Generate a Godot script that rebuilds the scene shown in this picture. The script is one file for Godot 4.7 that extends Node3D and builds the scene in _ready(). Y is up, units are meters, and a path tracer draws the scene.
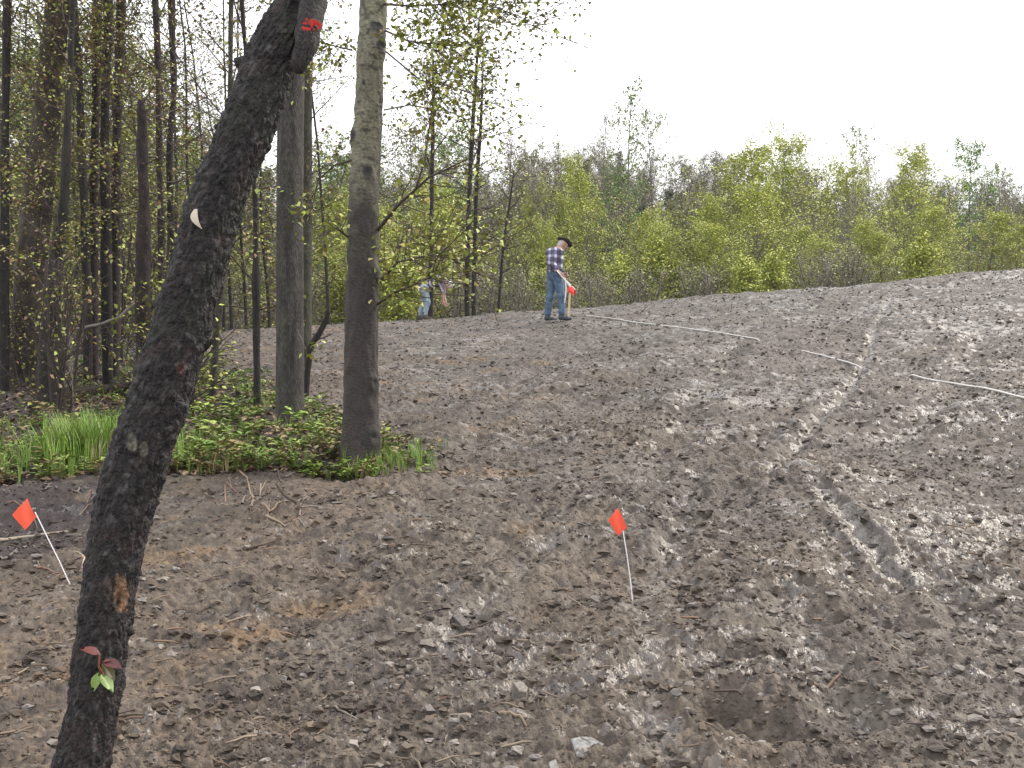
extends Node3D

# ---------------------------------------------------------------- constants
const F := 1027.0                       # lens: focal length in pixels of a 1024 x 768 picture
const EYE := Vector3(0.0, 1.6, 0.0)

var n_big := FastNoiseLite.new()
var n_mid := FastNoiseLite.new()
var n_lump := FastNoiseLite.new()
var n_clod := FastNoiseLite.new()
var n_crumb := FastNoiseLite.new()
var n_fine := FastNoiseLite.new()
var n_tone := FastNoiseLite.new()
var n_hue := FastNoiseLite.new()
var n_bark := FastNoiseLite.new()
var n_plate := FastNoiseLite.new()
var rng := RandomNumberGenerator.new()
var taken := {}
var M := {}
var ruts: Array = []

# ---------------------------------------------------------------- mesh builder
class Mb:
	var v := PackedVector3Array()
	var n := PackedVector3Array()
	var c := PackedColorArray()
	var ix := PackedInt32Array()
	func mesh(mat: Material) -> ArrayMesh:
		var a := []
		a.resize(Mesh.ARRAY_MAX)
		a[Mesh.ARRAY_VERTEX] = v
		a[Mesh.ARRAY_NORMAL] = n
		a[Mesh.ARRAY_COLOR] = c
		a[Mesh.ARRAY_INDEX] = ix
		var m := ArrayMesh.new()
		m.add_surface_from_arrays(Mesh.PRIMITIVE_TRIANGLES, a)
		m.surface_set_material(0, mat)
		return m
	func tri(a: int, b: int, d: int) -> void:
		ix.append(a); ix.append(b); ix.append(d)
	func vert(p: Vector3, nn: Vector3, col: Color) -> int:
		v.append(p); n.append(nn); c.append(col)
		return v.size() - 1
	# a flat polygon fan, clockwise seen from where the normal points
	func face(ps: Array, col: Color) -> void:
		var p0: Vector3 = ps[0]; var p1: Vector3 = ps[1]; var p2: Vector3 = ps[2]
		var nn := (p2 - p0).cross(p1 - p0).normalized()
		var s := v.size()
		for p in ps:
			v.append(p); n.append(nn); c.append(col)
		for i in range(1, ps.size() - 1):
			tri(s, s + i, s + i + 1)
	func tube(pts: PackedVector3Array, rad: PackedFloat32Array, sides: int, col: Color, cap := true) -> void:
		var k := pts.size()
		var d := (pts[1] - pts[0]).normalized()
		var a := d.cross(Vector3(0.31, 0.2, 0.93))
		if a.length() < 0.05: a = d.cross(Vector3.RIGHT)
		a = a.normalized()
		var s0 := v.size()
		for i in k:
			if i > 0 and i < k - 1: d = (pts[i + 1] - pts[i - 1]).normalized()
			elif i == k - 1: d = (pts[i] - pts[i - 1]).normalized()
			a = (a - d * a.dot(d)).normalized()
			var b := d.cross(a)
			for j in sides:
				var t := TAU * j / sides
				var o := a * cos(t) + b * sin(t)
				v.append(pts[i] + o * rad[i]); n.append(o); c.append(col)
		for i in k - 1:
			for j in sides:
				var j2 := (j + 1) % sides
				var q := s0 + i * sides
				tri(q + j, q + sides + j, q + j2)
				tri(q + j2, q + sides + j, q + sides + j2)
		if cap:
			var s := v.size()
			v.append(pts[k - 1] + d * rad[k - 1] * 0.5); n.append(d); c.append(col)
			var q := s0 + (k - 1) * sides
			for j in sides:
				tri(q + j, s, q + (j + 1) % sides)
	func leaf(p: Vector3, d: Vector3, up: Vector3, l: float, w: float, col: Color) -> void:
		var side := d.cross(up).normalized()
		var nn := side.cross(d).normalized()
		var s := v.size()
		var m := p + d * l * 0.42 + nn * l * 0.10
		v.append(p); v.append(m - side * w * 0.5); v.append(p + d * l); v.append(m + side * w * 0.5)
		var nl := (nn - side * 0.25).normalized(); var nr := (nn + side * 0.25).normalized()
		n.append(nn); n.append(nl); n.append(nn); n.append(nr)
		c.append(col); c.append(col); c.append(col); c.append(col)
		tri(s, s + 1, s + 2); tri(s, s + 2, s + 3)

class TreeKit:
	var t := Mb.new()
	var b := Mb.new()
	var l := Mb.new()

# ---------------------------------------------------------------- naming
func numbered(called: String) -> String:
	if not taken.has(called):
		taken[called] = 0
		return called
	taken[called] += 1
	return "%s_%03d" % [called, taken[called]]

func tag(o: Node, label: String, category: String, group := "", kind := "") -> void:
	if label: o.set_meta("label", label)
	if category: o.set_meta("category", category)
	if group: o.set_meta("group", group)
	if kind: o.set_meta("kind", kind)

func thing(called: String, label: String, category: String, where := Vector3.ZERO, group := "") -> Node3D:
	var o := Node3D.new()
	o.name = numbered(called)
	add_child(o)
	o.position = where
	tag(o, label, category, group)
	return o

func part(called: String, m: Mesh, parent: Node, mat: Material = null) -> MeshInstance3D:
	var o := MeshInstance3D.new()
	o.name = called if parent != self else numbered(called)
	o.mesh = m
	if mat: o.material_override = mat
	parent.add_child(o, true)
	return o

func scatter(called: String, m: Mesh, xf: Array, cols: Array, label: String, category: String) -> MultiMeshInstance3D:
	var mm := MultiMesh.new()
	mm.transform_format = MultiMesh.TRANSFORM_3D
	mm.use_colors = true
	mm.mesh = m
	mm.instance_count = xf.size()
	for i in xf.size():
		mm.set_instance_transform(i, xf[i])
		mm.set_instance_color(i, cols[i])
	var o := MultiMeshInstance3D.new()
	o.name = numbered(called)
	o.multimesh = mm
	add_child(o)
	tag(o, label, category, "", "stuff")
	return o

# ---------------------------------------------------------------- materials
func noise_tex(size: int, freq: float, seed_: int, type: int, octaves: int, lo: Color, hi: Color, ramp_mid := 0.5) -> NoiseTexture2D:
	var f := FastNoiseLite.new()
	f.noise_type = type
	f.seed = seed_
	f.frequency = freq
	f.fractal_octaves = octaves
	var g := Gradient.new()
	g.set_color(0, lo); g.set_color(1, hi)
	g.add_point(ramp_mid, lo.lerp(hi, 0.5))
	var t := NoiseTexture2D.new()
	t.width = size; t.height = size; t.seamless = true; t.noise = f; t.color_ramp = g
	return t

func mat(called: String, col: Color, rough: float, vertex := true) -> StandardMaterial3D:
	var m := StandardMaterial3D.new()
	m.resource_name = called
	m.albedo_color = col
	m.roughness = rough
	m.vertex_color_use_as_albedo = vertex
	m.cull_mode = BaseMaterial3D.CULL_DISABLED
	M[called] = m
	return m

func materials() -> void:
	var W := Color.WHITE
	var soil := mat("soil", W, 0.86)
	soil.albedo_texture = noise_tex(1024, 0.02, 11, FastNoiseLite.TYPE_SIMPLEX_SMOOTH, 6, Color(0.56, 0.53, 0.51), Color(1, 1, 1))
	soil.uv1_triplanar = true; soil.uv1_world_triplanar = true
	soil.uv1_scale = Vector3(0.9, 0.9, 0.9)
	soil.heightmap_enabled = true
	soil.heightmap_texture = noise_tex(1024, 0.05, 12, FastNoiseLite.TYPE_SIMPLEX, 5, Color(0, 0, 0), W)
	soil.heightmap_scale = 0.9
	soil.roughness_texture = noise_tex(512, 0.012, 13, FastNoiseLite.TYPE_SIMPLEX_SMOOTH, 5, Color(0.5, 0.5, 0.5), W, 0.35)
	soil.roughness = 0.95
	var ws: StandardMaterial3D = soil.duplicate()
	ws.resource_name = "wet_soil"
	ws.roughness = 0.58
	ws.metallic_specular = 0.62
	M.wet_soil = ws
	var clod := mat("clod", W, 0.85)
	clod.albedo_texture = soil.albedo_texture
	clod.uv1_triplanar = true; clod.uv1_scale = Vector3(1.5, 1.5, 1.5)
	var bark := mat("bark", W, 0.9)
	bark.albedo_texture = noise_tex(512, 0.03, 21, FastNoiseLite.TYPE_SIMPLEX_SMOOTH, 5, Color(0.42, 0.41, 0.40), W)
	bark.uv1_triplanar = true; bark.uv1_world_triplanar = true; bark.uv1_scale = Vector3(3.2, 0.8, 3.2)
	bark.heightmap_enabled = true
	bark.heightmap_texture = noise_tex(512, 0.05, 22, FastNoiseLite.TYPE_SIMPLEX, 4, Color(0, 0, 0), W)
	bark.heightmap_scale = 1.2
	var smooth := mat("smooth_bark", W, 0.8)
	smooth.albedo_texture = noise_tex(512, 0.03, 23, FastNoiseLite.TYPE_SIMPLEX_SMOOTH, 5, Color(0.52, 0.50, 0.48), W)
	smooth.uv1_triplanar = true; smooth.uv1_world_triplanar = true; smooth.uv1_scale = Vector3(2.2, 3.0, 2.2)
	smooth.heightmap_enabled = true; smooth.heightmap_texture = smooth.albedo_texture; smooth.heightmap_scale = 0.9
	var rough := mat("rough_bark", W, 0.82)
	rough.albedo_texture = noise_tex(512, 0.03, 24, FastNoiseLite.TYPE_SIMPLEX_SMOOTH, 6, Color(0.45, 0.43, 0.42), W)
	rough.uv1_triplanar = true; rough.uv1_scale = Vector3(4.5, 3.0, 4.5)
	rough.heightmap_enabled = true
	rough.heightmap_texture = noise_tex(512, 0.05, 25, FastNoiseLite.TYPE_SIMPLEX, 5, Color(0, 0, 0), W)
	rough.heightmap_scale = 0.6
	mat("twig", W, 0.9)
	var lf := mat("leaf", W, 0.6)
	lf.backlight = Color(0.92, 1.0, 0.6)
	var gr := mat("grass", W, 0.6)
	gr.backlight = Color(0.6, 0.7, 0.3)
	mat("stone", W, 0.75)
	M.stone.albedo_texture = soil.albedo_texture; M.stone.uv1_triplanar = true; M.stone.uv1_scale = Vector3(2, 2, 2)
	var fl := mat("flag_vinyl", W, 0.45)
	fl.backlight = Color(0.7, 0.6, 0.5)
	mat("wire", W, 0.4)
	mat("rope", W, 0.8)
	mat("cloth", W, 0.9)
	mat("skin", W, 0.6)
	mat("felt", W, 0.8)
	mat("wood", W, 0.8)
	var wet := mat("puddle_water", Color(0.16, 0.145, 0.13), 0.12, false)
	wet.metallic_specular = 0.7
	mat("paint", W, 0.6)

# ---------------------------------------------------------------- terrain
func seg_dist(p: Vector2, pts: Array) -> float:
	var best := 1e9
	for i in pts.size() - 1:
		var a: Vector2 = pts[i]; var b: Vector2 = pts[i + 1]
		var ab := b - a
		var t := clampf((p - a).dot(ab) / ab.length_squared(), 0.0, 1.0)
		best = minf(best, p.distance_squared_to(a + ab * t))
	return sqrt(best)

func ridge(x: float) -> float:
	return 3.36 + (0.062 * x if x < 1.0 else 0.062 + 0.091 * (x - 1.0)) if x > -30.0 else 3.36 - 1.86

func gbase(x: float, z: float) -> float:
	var d := -z
	var pr: float
	if d < -6.0: pr = -6.0 + (d + 6.0) * 0.2
	elif d < 23.0: pr = d
	elif d < 29.0: pr = 23.0 + (d - 23.0) - 1.4 / 12.0 * (d - 23.0) * (d - 23.0)
	elif d < 45.0: pr = 24.8 - 0.4 * (d - 29.0) + 0.4 / 32.0 * (d - 29.0) * (d - 29.0)
	else: pr = 21.6
	var h := ridge(clampf(x, -30.0, 30.0)) * pr / 25.0
	if d > 60.0: h += 20.0 * smoothstep(60.0, 150.0, d) * (1.0 - 0.45 * smoothstep(5.0, 55.0, x))
	# the wooded floor at the left stands a little proud of the graded mud
	var e := wood_edge(x, d)
	if e > 0.0: h += 0.05 * smoothstep(0.0, 0.5, e) 
	return h

# > 0 inside the wood at the left (metres from its edge, roughly)
func wood_edge(x: float, d: float) -> float:
	if x > 0.5: return -5.0
	var right := -0.86 - maxf(0.0, d - 8.2) * 0.50
	var e := minf(right - x, d - 7.30 - 0.08 * (x + 1.2) + 0.05 * sin(x * 3.0))
	return e + 0.28 * n_mid.get_noise_2d(x * 3.0 + 40.0, d * 3.0)

func gh(x: float, z: float) -> float:
	var h := gbase(x, z)
	var d := sqrt(x * x + z * z)
	if d > 60.0: return h + n_big.get_noise_2d(x * 0.15, z * 0.15) * 1.5
	h += n_big.get_noise_2d(x, z) * 0.10
	h += n_mid.get_noise_2d(x * 0.75, z) * 0.075
	var wet := clampf(0.55 + 1.3 * n_tone.get_noise_2d(x * 0.6 + 31.0, z * 0.6), 0.12, 1.0)
	h += n_lump.get_noise_2d(x * 0.7, z * 1.1) * 0.036 * (0.35 + wet)
	var w := Vector2(x, z) + Vector2(n_mid.get_noise_2d(x * 2.0, z * 2.0), n_mid.get_noise_2d(z * 2.0, x * 2.0 + 9.0)) * 0.12
	h += (n_clod.get_noise_2d(w.x * 0.75, w.y)) * 0.024 * wet
	# cleat marks of a crawler across the slope
	if d < 20.0 and x > -1.2:
		var mk := smoothstep(0.0, 0.22, n_mid.get_noise_2d(x * 0.8 + 90.0, z * 0.5))
		if mk > 0.0: h += 0.011 * mk * sin(z * 48.0 + 5.0 * n_mid.get_noise_2d(x * 0.6, z * 0.6) + 2.0 * n_lump.get_noise_2d(x * 0.5, z * 0.5))
	if d < 26.0:
		h += n_crumb.get_noise_2d(x * 0.7, z) * 0.021 * (0.35 + wet)
		if d < 16.0: h += n_fine.get_noise_2d(x * 0.8, z) * 0.013
	if d < 30.0:
		for r in ruts:
			if x < r.lo.x or x > r.hi.x or z < r.lo.y or z > r.hi.y: continue
			var q := seg_dist(Vector2(x, z), r.pts) + n_lump.get_noise_2d(x * 1.5, z * 1.5) * 0.06
			var u: float = q / r.w
			if u < 2.2:
				h += r.depth * (-exp(-u * u * 1.6) + 0.55 * exp(-(u - 1.35) * (u - 1.35) * 5.0))
	return h

func px_ground(px: float, py: float) -> Vector3:
	var dir := Vector3((px - 512.0) / F, (384.0 - py) / F, -1.0)
	var t := 1.5
	while t < 60.0:
		var p := EYE + dir * t
		if gbase(p.x, p.z) >= p.y: return Vector3(p.x, gbase(p.x, p.z), p.z)
		t += 0.01
	return EYE + dir * 26.0

func px_fine(px: float, py: float) -> Vector3:
	var dir := Vector3((px - 512.0) / F, (384.0 - py) / F, -1.0)
	var t := maxf(1.5, -px_ground(px, py).z - 3.0)
	while t < 34.0:
		var p := EYE + dir * t
		if gh(p.x, p.z) >= p.y: return Vector3(p.x, gh(p.x, p.z), p.z)
		t += 0.012
	return px_ground(px, py)

func spot(px: float, depth: float, sink := 0.0) -> Vector3:
	var x := (px - 512.0) / F * depth
	return Vector3(x, gh(x, -depth) - sink, -depth)

func at(px: float, py: float, depth: float) -> Vector3:
	return EYE + Vector3((px - 512.0) / F, (384.0 - py) / F, -1.0) * depth

func wetness(x: float, z: float) -> float:
	var w := n_tone.get_noise_2d(x * 0.45 + 11.0, z * 0.8 - 4.0) * 0.9 + 0.03 * x - 0.14 - 0.012 * maxf(0.0, -z - 10.0)
	w += 0.55 * n_lump.get_noise_2d(x * 0.55 + 7.0, z * 1.9)
	w += 0.95 * n_crumb.get_noise_2d(x * 0.3, z * 0.9 + 3.0)
	if wood_edge(x, -z) > -0.6: w -= 1.0
	for r in ruts:
		if x < r.lo.x or x > r.hi.x or z < r.lo.y or z > r.hi.y: continue
		var q: float = seg_dist(Vector2(x, z), r.pts) / r.w
		if q < 1.6: w += r.wet * exp(-q * q * 1.4)
	return w

func soil_color(x: float, z: float) -> Color:
	var d := -z
	var t := 0.5 + 0.9 * n_tone.get_noise_2d(x, z)
	var c := Color(0.095, 0.079, 0.062).lerp(Color(0.160, 0.136, 0.110), clampf(t, 0.0, 1.0))
	var u := n_hue.get_noise_2d(x, z)
	# brown topsoil towards the wood, greyer shale subsoil up the slope and to the right
	var brown := clampf(0.55 - 0.17 * (x + 0.5) - 0.05 * (d - 5.0) + 0.9 * u, 0.0, 1.0)
	c = c.lerp(Color(0.155, 0.115, 0.078), brown * 0.75)
	var grey := clampf(0.1 + 0.04 * (d - 8.0) + 0.05 * x - 0.8 * u, 0.0, 1.0)
	c = c.lerp(Color(0.128, 0.114, 0.098), grey * 0.7)
	# ochre clay in places
	var o := n_hue.get_noise_2d(x * 2.3 + 70.0, z * 2.3 - 20.0)
	if o > 0.34 and x < 0.6: c = c.lerp(Color(0.24, 0.155, 0.075), minf(0.6, (o - 0.34) * 2.6))
	# crumbs of darker and paler soil
	var k := n_crumb.get_noise_2d(x * 1.7 + 5.0, z * 1.7)
	c = c * (1.0 + 0.6 * k)
	var dark := n_lump.get_noise_2d(x * 0.9 + 50.0, z * 1.4) + 0.25 * k
	if dark > 0.14: c = c.lerp(Color(0.062, 0.047, 0.037), minf(0.75, (dark - 0.14) * 3.2))
	# silt washed pale along the ruts
	for r in ruts:
		if x < r.lo.x or x > r.hi.x or z < r.lo.y or z > r.hi.y: continue
		var q: float = (seg_dist(Vector2(x, z), r.pts) + n_lump.get_noise_2d(x * 1.3, z * 1.3) * 0.12) / r.w
		if q < 1.0: c = c.lerp(Color(0.235, 0.215, 0.19), r.silt * smoothstep(1.0, 0.3, q) * clampf(0.5 + 1.6 * k, 0.0, 1.0))
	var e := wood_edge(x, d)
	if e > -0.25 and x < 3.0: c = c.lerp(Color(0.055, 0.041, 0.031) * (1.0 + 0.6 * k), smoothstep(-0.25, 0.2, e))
	# dark turned topsoil round the left flag
	var heap := Vector2((x + 2.95) / 0.75, (d - 6.3) / 1.05).length() + 0.9 * n_lump.get_noise_2d(x * 0.7, z * 0.7)
	if heap < 1.0: c = c.lerp(Color(0.058, 0.042, 0.036) * (1.0 + 0.8 * k), smoothstep(1.0, 0.6, heap))
	if d > 27.5: c = c.lerp(Color(0.11, 0.092, 0.055), smoothstep(27.5, 32.0, d))
	c.a = 1.0
	return c

func build_ground() -> void:
	var radii := PackedFloat32Array([0.02, 0.4, 0.8, 1.2, 1.6, 1.9])
	var r := 2.1
	while r < 29.0:
		radii.append(r)
		r *= 1.0036
	while r < 1500.0:
		radii.append(r)
		r *= 1.05
	var ang := PackedFloat32Array()
	var a := -0.62
	while a <= 0.62:
		ang.append(a); a += 0.0021
	a = 0.62
	while a < TAU - 0.62:
		ang.append(a); a += 0.03
	var na := ang.size(); var nr := radii.size()
	var v := PackedVector3Array(); v.resize(na * nr)
	var n := PackedVector3Array(); n.resize(na * nr)
	var c := PackedColorArray(); c.resize(na * nr)
	for i in nr:
		for j in na:
			var x := sin(ang[j]) * radii[i]; var z := -cos(ang[j]) * radii[i]
			v[i * na + j] = Vector3(x, gh(x, z), z)
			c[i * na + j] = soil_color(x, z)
	for i in nr:
		var i0 := maxi(0, i - 1); var i1 := mini(nr - 1, i + 1)
		for j in na:
			var j0 := (j + na - 1) % na; var j1 := (j + 1) % na
			n[i * na + j] = (v[i * na + j1] - v[i * na + j0]).cross(v[i1 * na + j] - v[i0 * na + j]).normalized()
	var ix := PackedInt32Array(); ix.resize((nr - 1) * na * 6)
	var wx := PackedInt32Array()
	var k := 0
	for i in nr - 1:
		for j in na:
			var j1 := (j + 1) % na
			var p := i * na + j; var q := i * na + j1
			if radii[i] > 2.0 and radii[i] < 27.0 and absf(ang[j]) < 0.62 and wetness(v[p].x, v[p].z) > 0.36:
				wx.append_array(PackedInt32Array([p, p + na, q, q, p + na, q + na]))
				continue
			ix[k] = p; ix[k + 1] = p + na; ix[k + 2] = q
			ix[k + 3] = q; ix[k + 4] = p + na; ix[k + 5] = q + na
			k += 6
	ix.resize(k)
	var arr := []
	arr.resize(Mesh.ARRAY_MAX)
	arr[Mesh.ARRAY_VERTEX] = v; arr[Mesh.ARRAY_NORMAL] = n; arr[Mesh.ARRAY_COLOR] = c; arr[Mesh.ARRAY_INDEX] = ix
	var m := ArrayMesh.new()
	m.add_surface_from_arrays(Mesh.PRIMITIVE_TRIANGLES, arr)
	m.surface_set_material(0, M.soil)
	arr[Mesh.ARRAY_INDEX] = wx
	m.add_surface_from_arrays(Mesh.PRIMITIVE_TRIANGLES, arr)
	m.surface_set_material(1, M.wet_soil)
	var g := part("ground", m, self)
	tag(g, "bare muddy graded slope rising to the ridge", "ground", "", "structure")
	ground = g

var ground: Node3D

func lump_mesh(seed_: int, flat: float, mat_: Material, jag: float) -> ArrayMesh:
	var f := FastNoiseLite.new()
	f.seed = seed_; f.frequency = 0.9
	var b := Mb.new()
	var rows := 5; var cols := 8
	var idx := []
	for i in rows + 1:
		var th := PI * i / rows
		for j in cols:
			var ph := TAU * j / cols
			var p := Vector3(sin(th) * cos(ph), cos(th), sin(th) * sin(ph))
			var s := 1.0 + jag * f.get_noise_3dv(p * 1.6) * 2.0
			p = p * s
			p.y *= flat
			b.vert(p * 0.5, p.normalized(), Color.WHITE)
	for i in rows:
		for j in cols:
			var j1 := (j + 1) % cols
			var q := i * cols
			b.tri(q + j, q + j1, q + cols + j)
			b.tri(q + j1, q + cols + j1, q + cols + j)
	# normals from the shape itself, faceted
	var o := Mb.new()
	for t in range(0, b.ix.size(), 3):
		var p0 := b.v[b.ix[t]]; var p1 := b.v[b.ix[t + 1]]; var p2 := b.v[b.ix[t + 2]]
		if (p2 - p0).cross(p1 - p0).length() < 1e-6: continue
		o.face([p0, p1, p2], Color.WHITE)
	return o.mesh(mat_)

func litter() -> void:
	# crumbs and clods of mud: nobody could count them
	for kind in 3:
		var m := lump_mesh(100 + kind, [0.85, 0.9, 0.6][kind], M.clod, 0.45)
		var xf := []; var cols := []
		var count: int = [70000, 24000, 5000][kind]
		for i in count:
			var d := 2.4 * pow(11.0, pow(rng.randf(), 0.85))
			var x := rng.randf_range(-0.64, 0.62) * d
			var z := -d
			var patch := n_tone.get_noise_2d(x * 0.8 + 31.0, z * 0.8)
			if rng.randf() > 0.35 + 1.3 * maxf(0.0, patch + 0.12): continue
			var s := 0.006 + 0.034 * pow(rng.randf(), 8.0) + d * 0.0007
			if kind == 2: s *= 0.9
			var b := Basis.from_euler(Vector3(rng.randf_range(-0.4, 0.4), rng.randf() * TAU, rng.randf_range(-0.4, 0.4))).scaled(Vector3(s * rng.randf_range(0.8, 1.6), s * rng.randf_range(0.6, 1.1), s))
			xf.append(Transform3D(b, Vector3(x, gh(x, z) + s * 0.10, z)))
			var c := soil_color(x, z)
			if rng.randf() < 0.10: c = Color(0.30, 0.275, 0.25)        # shale chips
			elif rng.randf() < 0.05: c = Color(0.07, 0.055, 0.045)
			c = c * rng.randf_range(0.75, 1.35); c.a = 1.0
			cols.append(c)
		scatter(["mud_crumbs", "mud_clods", "shale_chips"][kind], m, xf, cols, ["small crumbs of brown mud strewn over the slope", "lumpy clods of mud strewn over the slope", "flat shale chips strewn over the muddy slope"][kind], ["mud", "mud", "gravel"][kind])
	# twigs and shreds of wood
	var b := Mb.new()
	b.tube(PackedVector3Array([Vector3(-0.5, 0, 0), Vector3(-0.1, 0.03, 0.05), Vector3(0.2, 0.02, -0.03), Vector3(0.5, 0, 0.02)]), PackedFloat32Array([0.03, 0.035, 0.03, 0.015]), 4, Color.WHITE)
	var m := b.mesh(M.twig)
	var xf := []; var cols := []
	for i in 1100:
		var d := 2.5 * pow(7.0, pow(rng.randf(), 0.8))
		var x := rng.randf_range(-0.62, 0.62) * d
		if rng.randf() < 0.5: x = rng.randf_range(-0.6, 0.05) * d
		var s := rng.randf_range(0.03, 0.12)
		var bb := Basis.from_euler(Vector3(0, rng.randf() * TAU, rng.randf_range(-0.2, 0.2))).scaled(Vector3(s, s * 1.2, s * 1.2))
		xf.append(Transform3D(bb, Vector3(x, gh(x, -d) + 0.006, -d)))
		var c: Color = [Color(0.16, 0.10, 0.065), Color(0.15, 0.108, 0.075), Color(0.07, 0.05, 0.04), Color(0.22, 0.175, 0.13)][rng.randi() % 4]
		cols.append(c * rng.randf_range(0.7, 1.1))
		cols[-1].a = 1.0
	scatter("twig_litter", m, xf, cols, "broken twigs and wood shreds strewn over the mud", "twigs")

# ---------------------------------------------------------------- trees
func wander(p: Vector3, dir: Vector3, length: float, segs: int, jit: float, lift: float) -> PackedVector3Array:
	var pts := PackedVector3Array([p])
	var d := dir.normalized()
	for i in segs:
		d = (d + Vector3(rng.randf_range(-jit, jit), rng.randf_range(-jit, jit) + lift, rng.randf_range(-jit, jit))).normalized()
		p += d * length / segs
		pts.append(p)
	return pts

func along(pts: PackedVector3Array, t: float) -> Vector3:
	var f := t * (pts.size() - 1)
	var i := mini(int(f), pts.size() - 2)
	return pts[i].lerp(pts[i + 1], f - i)

func curved(pts: PackedVector3Array, t: float) -> Vector3:
	var f := t * (pts.size() - 1)
	var i := mini(int(f), pts.size() - 2)
	return pts[i].cubic_interpolate(pts[i + 1], pts[maxi(0, i - 1)], pts[mini(pts.size() - 1, i + 2)], f - i)

func taper(r0: float, r1: float, k: int, power := 1.0) -> PackedFloat32Array:
	var a := PackedFloat32Array()
	for i in k: a.append(lerpf(r0, r1, pow(float(i) / (k - 1), power)))
	return a

func put_leaves(T: TreeKit, pts: PackedVector3Array, cfg: Dictionary, t0 := 0.15) -> void:
	var cnt: float = cfg.leaves
	var k := int(cnt) + (1 if rng.randf() < cnt - int(cnt) else 0)
	for i in k:
		var p := along(pts, rng.randf_range(t0, 1.0))
		var sp: float = cfg.get("leaf_spread", 0.08)
		p += Vector3(rng.randf_range(-sp, sp), rng.randf_range(-sp, sp) * 0.8, rng.randf_range(-sp, sp))
		var d := Vector3(rng.randf_range(-1, 1), rng.randf_range(-0.9, 0.35), rng.randf_range(-1, 1)).normalized()
		var up := Vector3(rng.randf_range(-0.8, 0.8), 1.0, rng.randf_range(-0.8, 0.8)).normalized()
		var s: float = cfg.leaf * rng.randf_range(0.6, 1.25)
		var c: Color = cfg.cols[rng.randi() % cfg.cols.size()]
		c = c * rng.randf_range(0.75, 1.2); c.a = 1.0
		T.l.leaf(p, d, up, s, s * cfg.get("leaf_w", 0.75), c)

func limb(T: TreeKit, p: Vector3, dir: Vector3, length: float, r: float, level: int, cfg: Dictionary) -> void:
	var segs := 5 if level == 1 else 3
	var pts := wander(p, dir, length, segs, cfg.get("jit", 0.16), cfg.get("lift", 0.06))
	T.b.tube(pts, taper(r, maxf(r * 0.25, 0.0025), pts.size()), 5 if level == 1 else 3, cfg.twig, false)
	var levels: int = cfg.levels
	if level < levels:
		var kids: int = cfg.kids[level]
		for i in kids:
			var t := lerpf(0.18, 1.0, (i + rng.randf()) / kids)
			var q := along(pts, t)
			var ax := (along(pts, minf(1.0, t + 0.1)) - along(pts, maxf(0.0, t - 0.1))).normalized()
			var side := ax.cross(Vector3(rng.randf_range(-1, 1), rng.randf_range(-1, 1), rng.randf_range(-1, 1))).normalized()
			var dd: Vector3 = (ax * cfg.get("fwd", 0.8) + side).normalized()
			limb(T, q, dd, length * cfg.ratio * rng.randf_range(0.6, 1.15) * (1.15 - 0.5 * t), r * 0.5, level + 1, cfg)
	if level >= cfg.get("leaf_level", levels):
		put_leaves(T, pts, cfg)

func crown_on(T: TreeKit, trunk: PackedVector3Array, rad: PackedFloat32Array, cfg: Dictionary) -> void:
	var kids: int = cfg.kids[0]
	for i in kids:
		var t := lerpf(cfg.base, 0.98, (i + rng.randf()) / kids)
		var q := along(trunk, t)
		var fr: float = t * (rad.size() - 1)
		var rr := rad[mini(int(fr), rad.size() - 1)]
		var az := i * 2.4 + rng.randf_range(-0.5, 0.5)
		var u: float = (t - cfg.base) / (0.98 - cfg.base)
		var prof: float
		match cfg.get("shape", "oval"):
			"cone": prof = 1.0 - 0.86 * u
			"full": prof = (0.75 + 0.25 * smoothstep(0.0, 0.3, u)) * (1.0 - 0.6 * smoothstep(0.45, 1.0, u))
			"top": prof = 0.55 + 0.45 * u
			_: prof = 0.35 + 0.65 * sin(PI * clampf(0.12 + 0.84 * u, 0.0, 1.0))
		var el: float = lerpf(cfg.el[0], cfg.el[1], u) + rng.randf_range(-0.2, 0.2)
		var dir := Vector3(cos(az) * cos(el), sin(el), sin(az) * cos(el))
		limb(T, q, dir, cfg.reach * prof * rng.randf_range(0.45, 1.25), minf(rr * 0.55, cfg.get("limb_r", 0.03)), 1, cfg)

func tree_node(called: String, T: TreeKit, label: String, where: Vector3, group: String, bark: Material, lf: Material, category := "tree") -> Node3D:
	var o := thing(called, label, category, where, group)
	part("trunk", T.t.mesh(bark), o)
	if T.b.v.size(): part("branches", T.b.mesh(M.twig), o).set_meta("kind", "stuff")
	if T.l.v.size(): part("crown", T.l.mesh(lf), o)
	return o

# a tree grown from a configuration, with the trunk root at the origin
func grow(cfg: Dictionary) -> TreeKit:
	var T := TreeKit.new()
	var stems: int = cfg.get("stems", 1)
	for s in stems:
		var segs := 9
		var lean: Vector3 = cfg.get("lean", Vector3.ZERO)
		if stems > 1: lean += Vector3(rng.randf_range(-0.25, 0.25), 0, rng.randf_range(-0.25, 0.25))
		var off := Vector3(rng.randf_range(-0.12, 0.12), 0, rng.randf_range(-0.12, 0.12)) if stems > 1 else Vector3.ZERO
		var h: float = cfg.h * (rng.randf_range(0.75, 1.0) if s > 0 else 1.0)
		var pts := wander(off - Vector3(0, 0.3, 0), Vector3.UP + lean, h, segs, cfg.get("trunk_jit", 0.05), 0.02)
		var rad := taper(cfg.r, 0.012, pts.size(), 0.85)
		T.t.tube(pts, rad, cfg.get("sides", 7), cfg.bark)
		crown_on(T, pts, rad, cfg)
	return T

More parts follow.
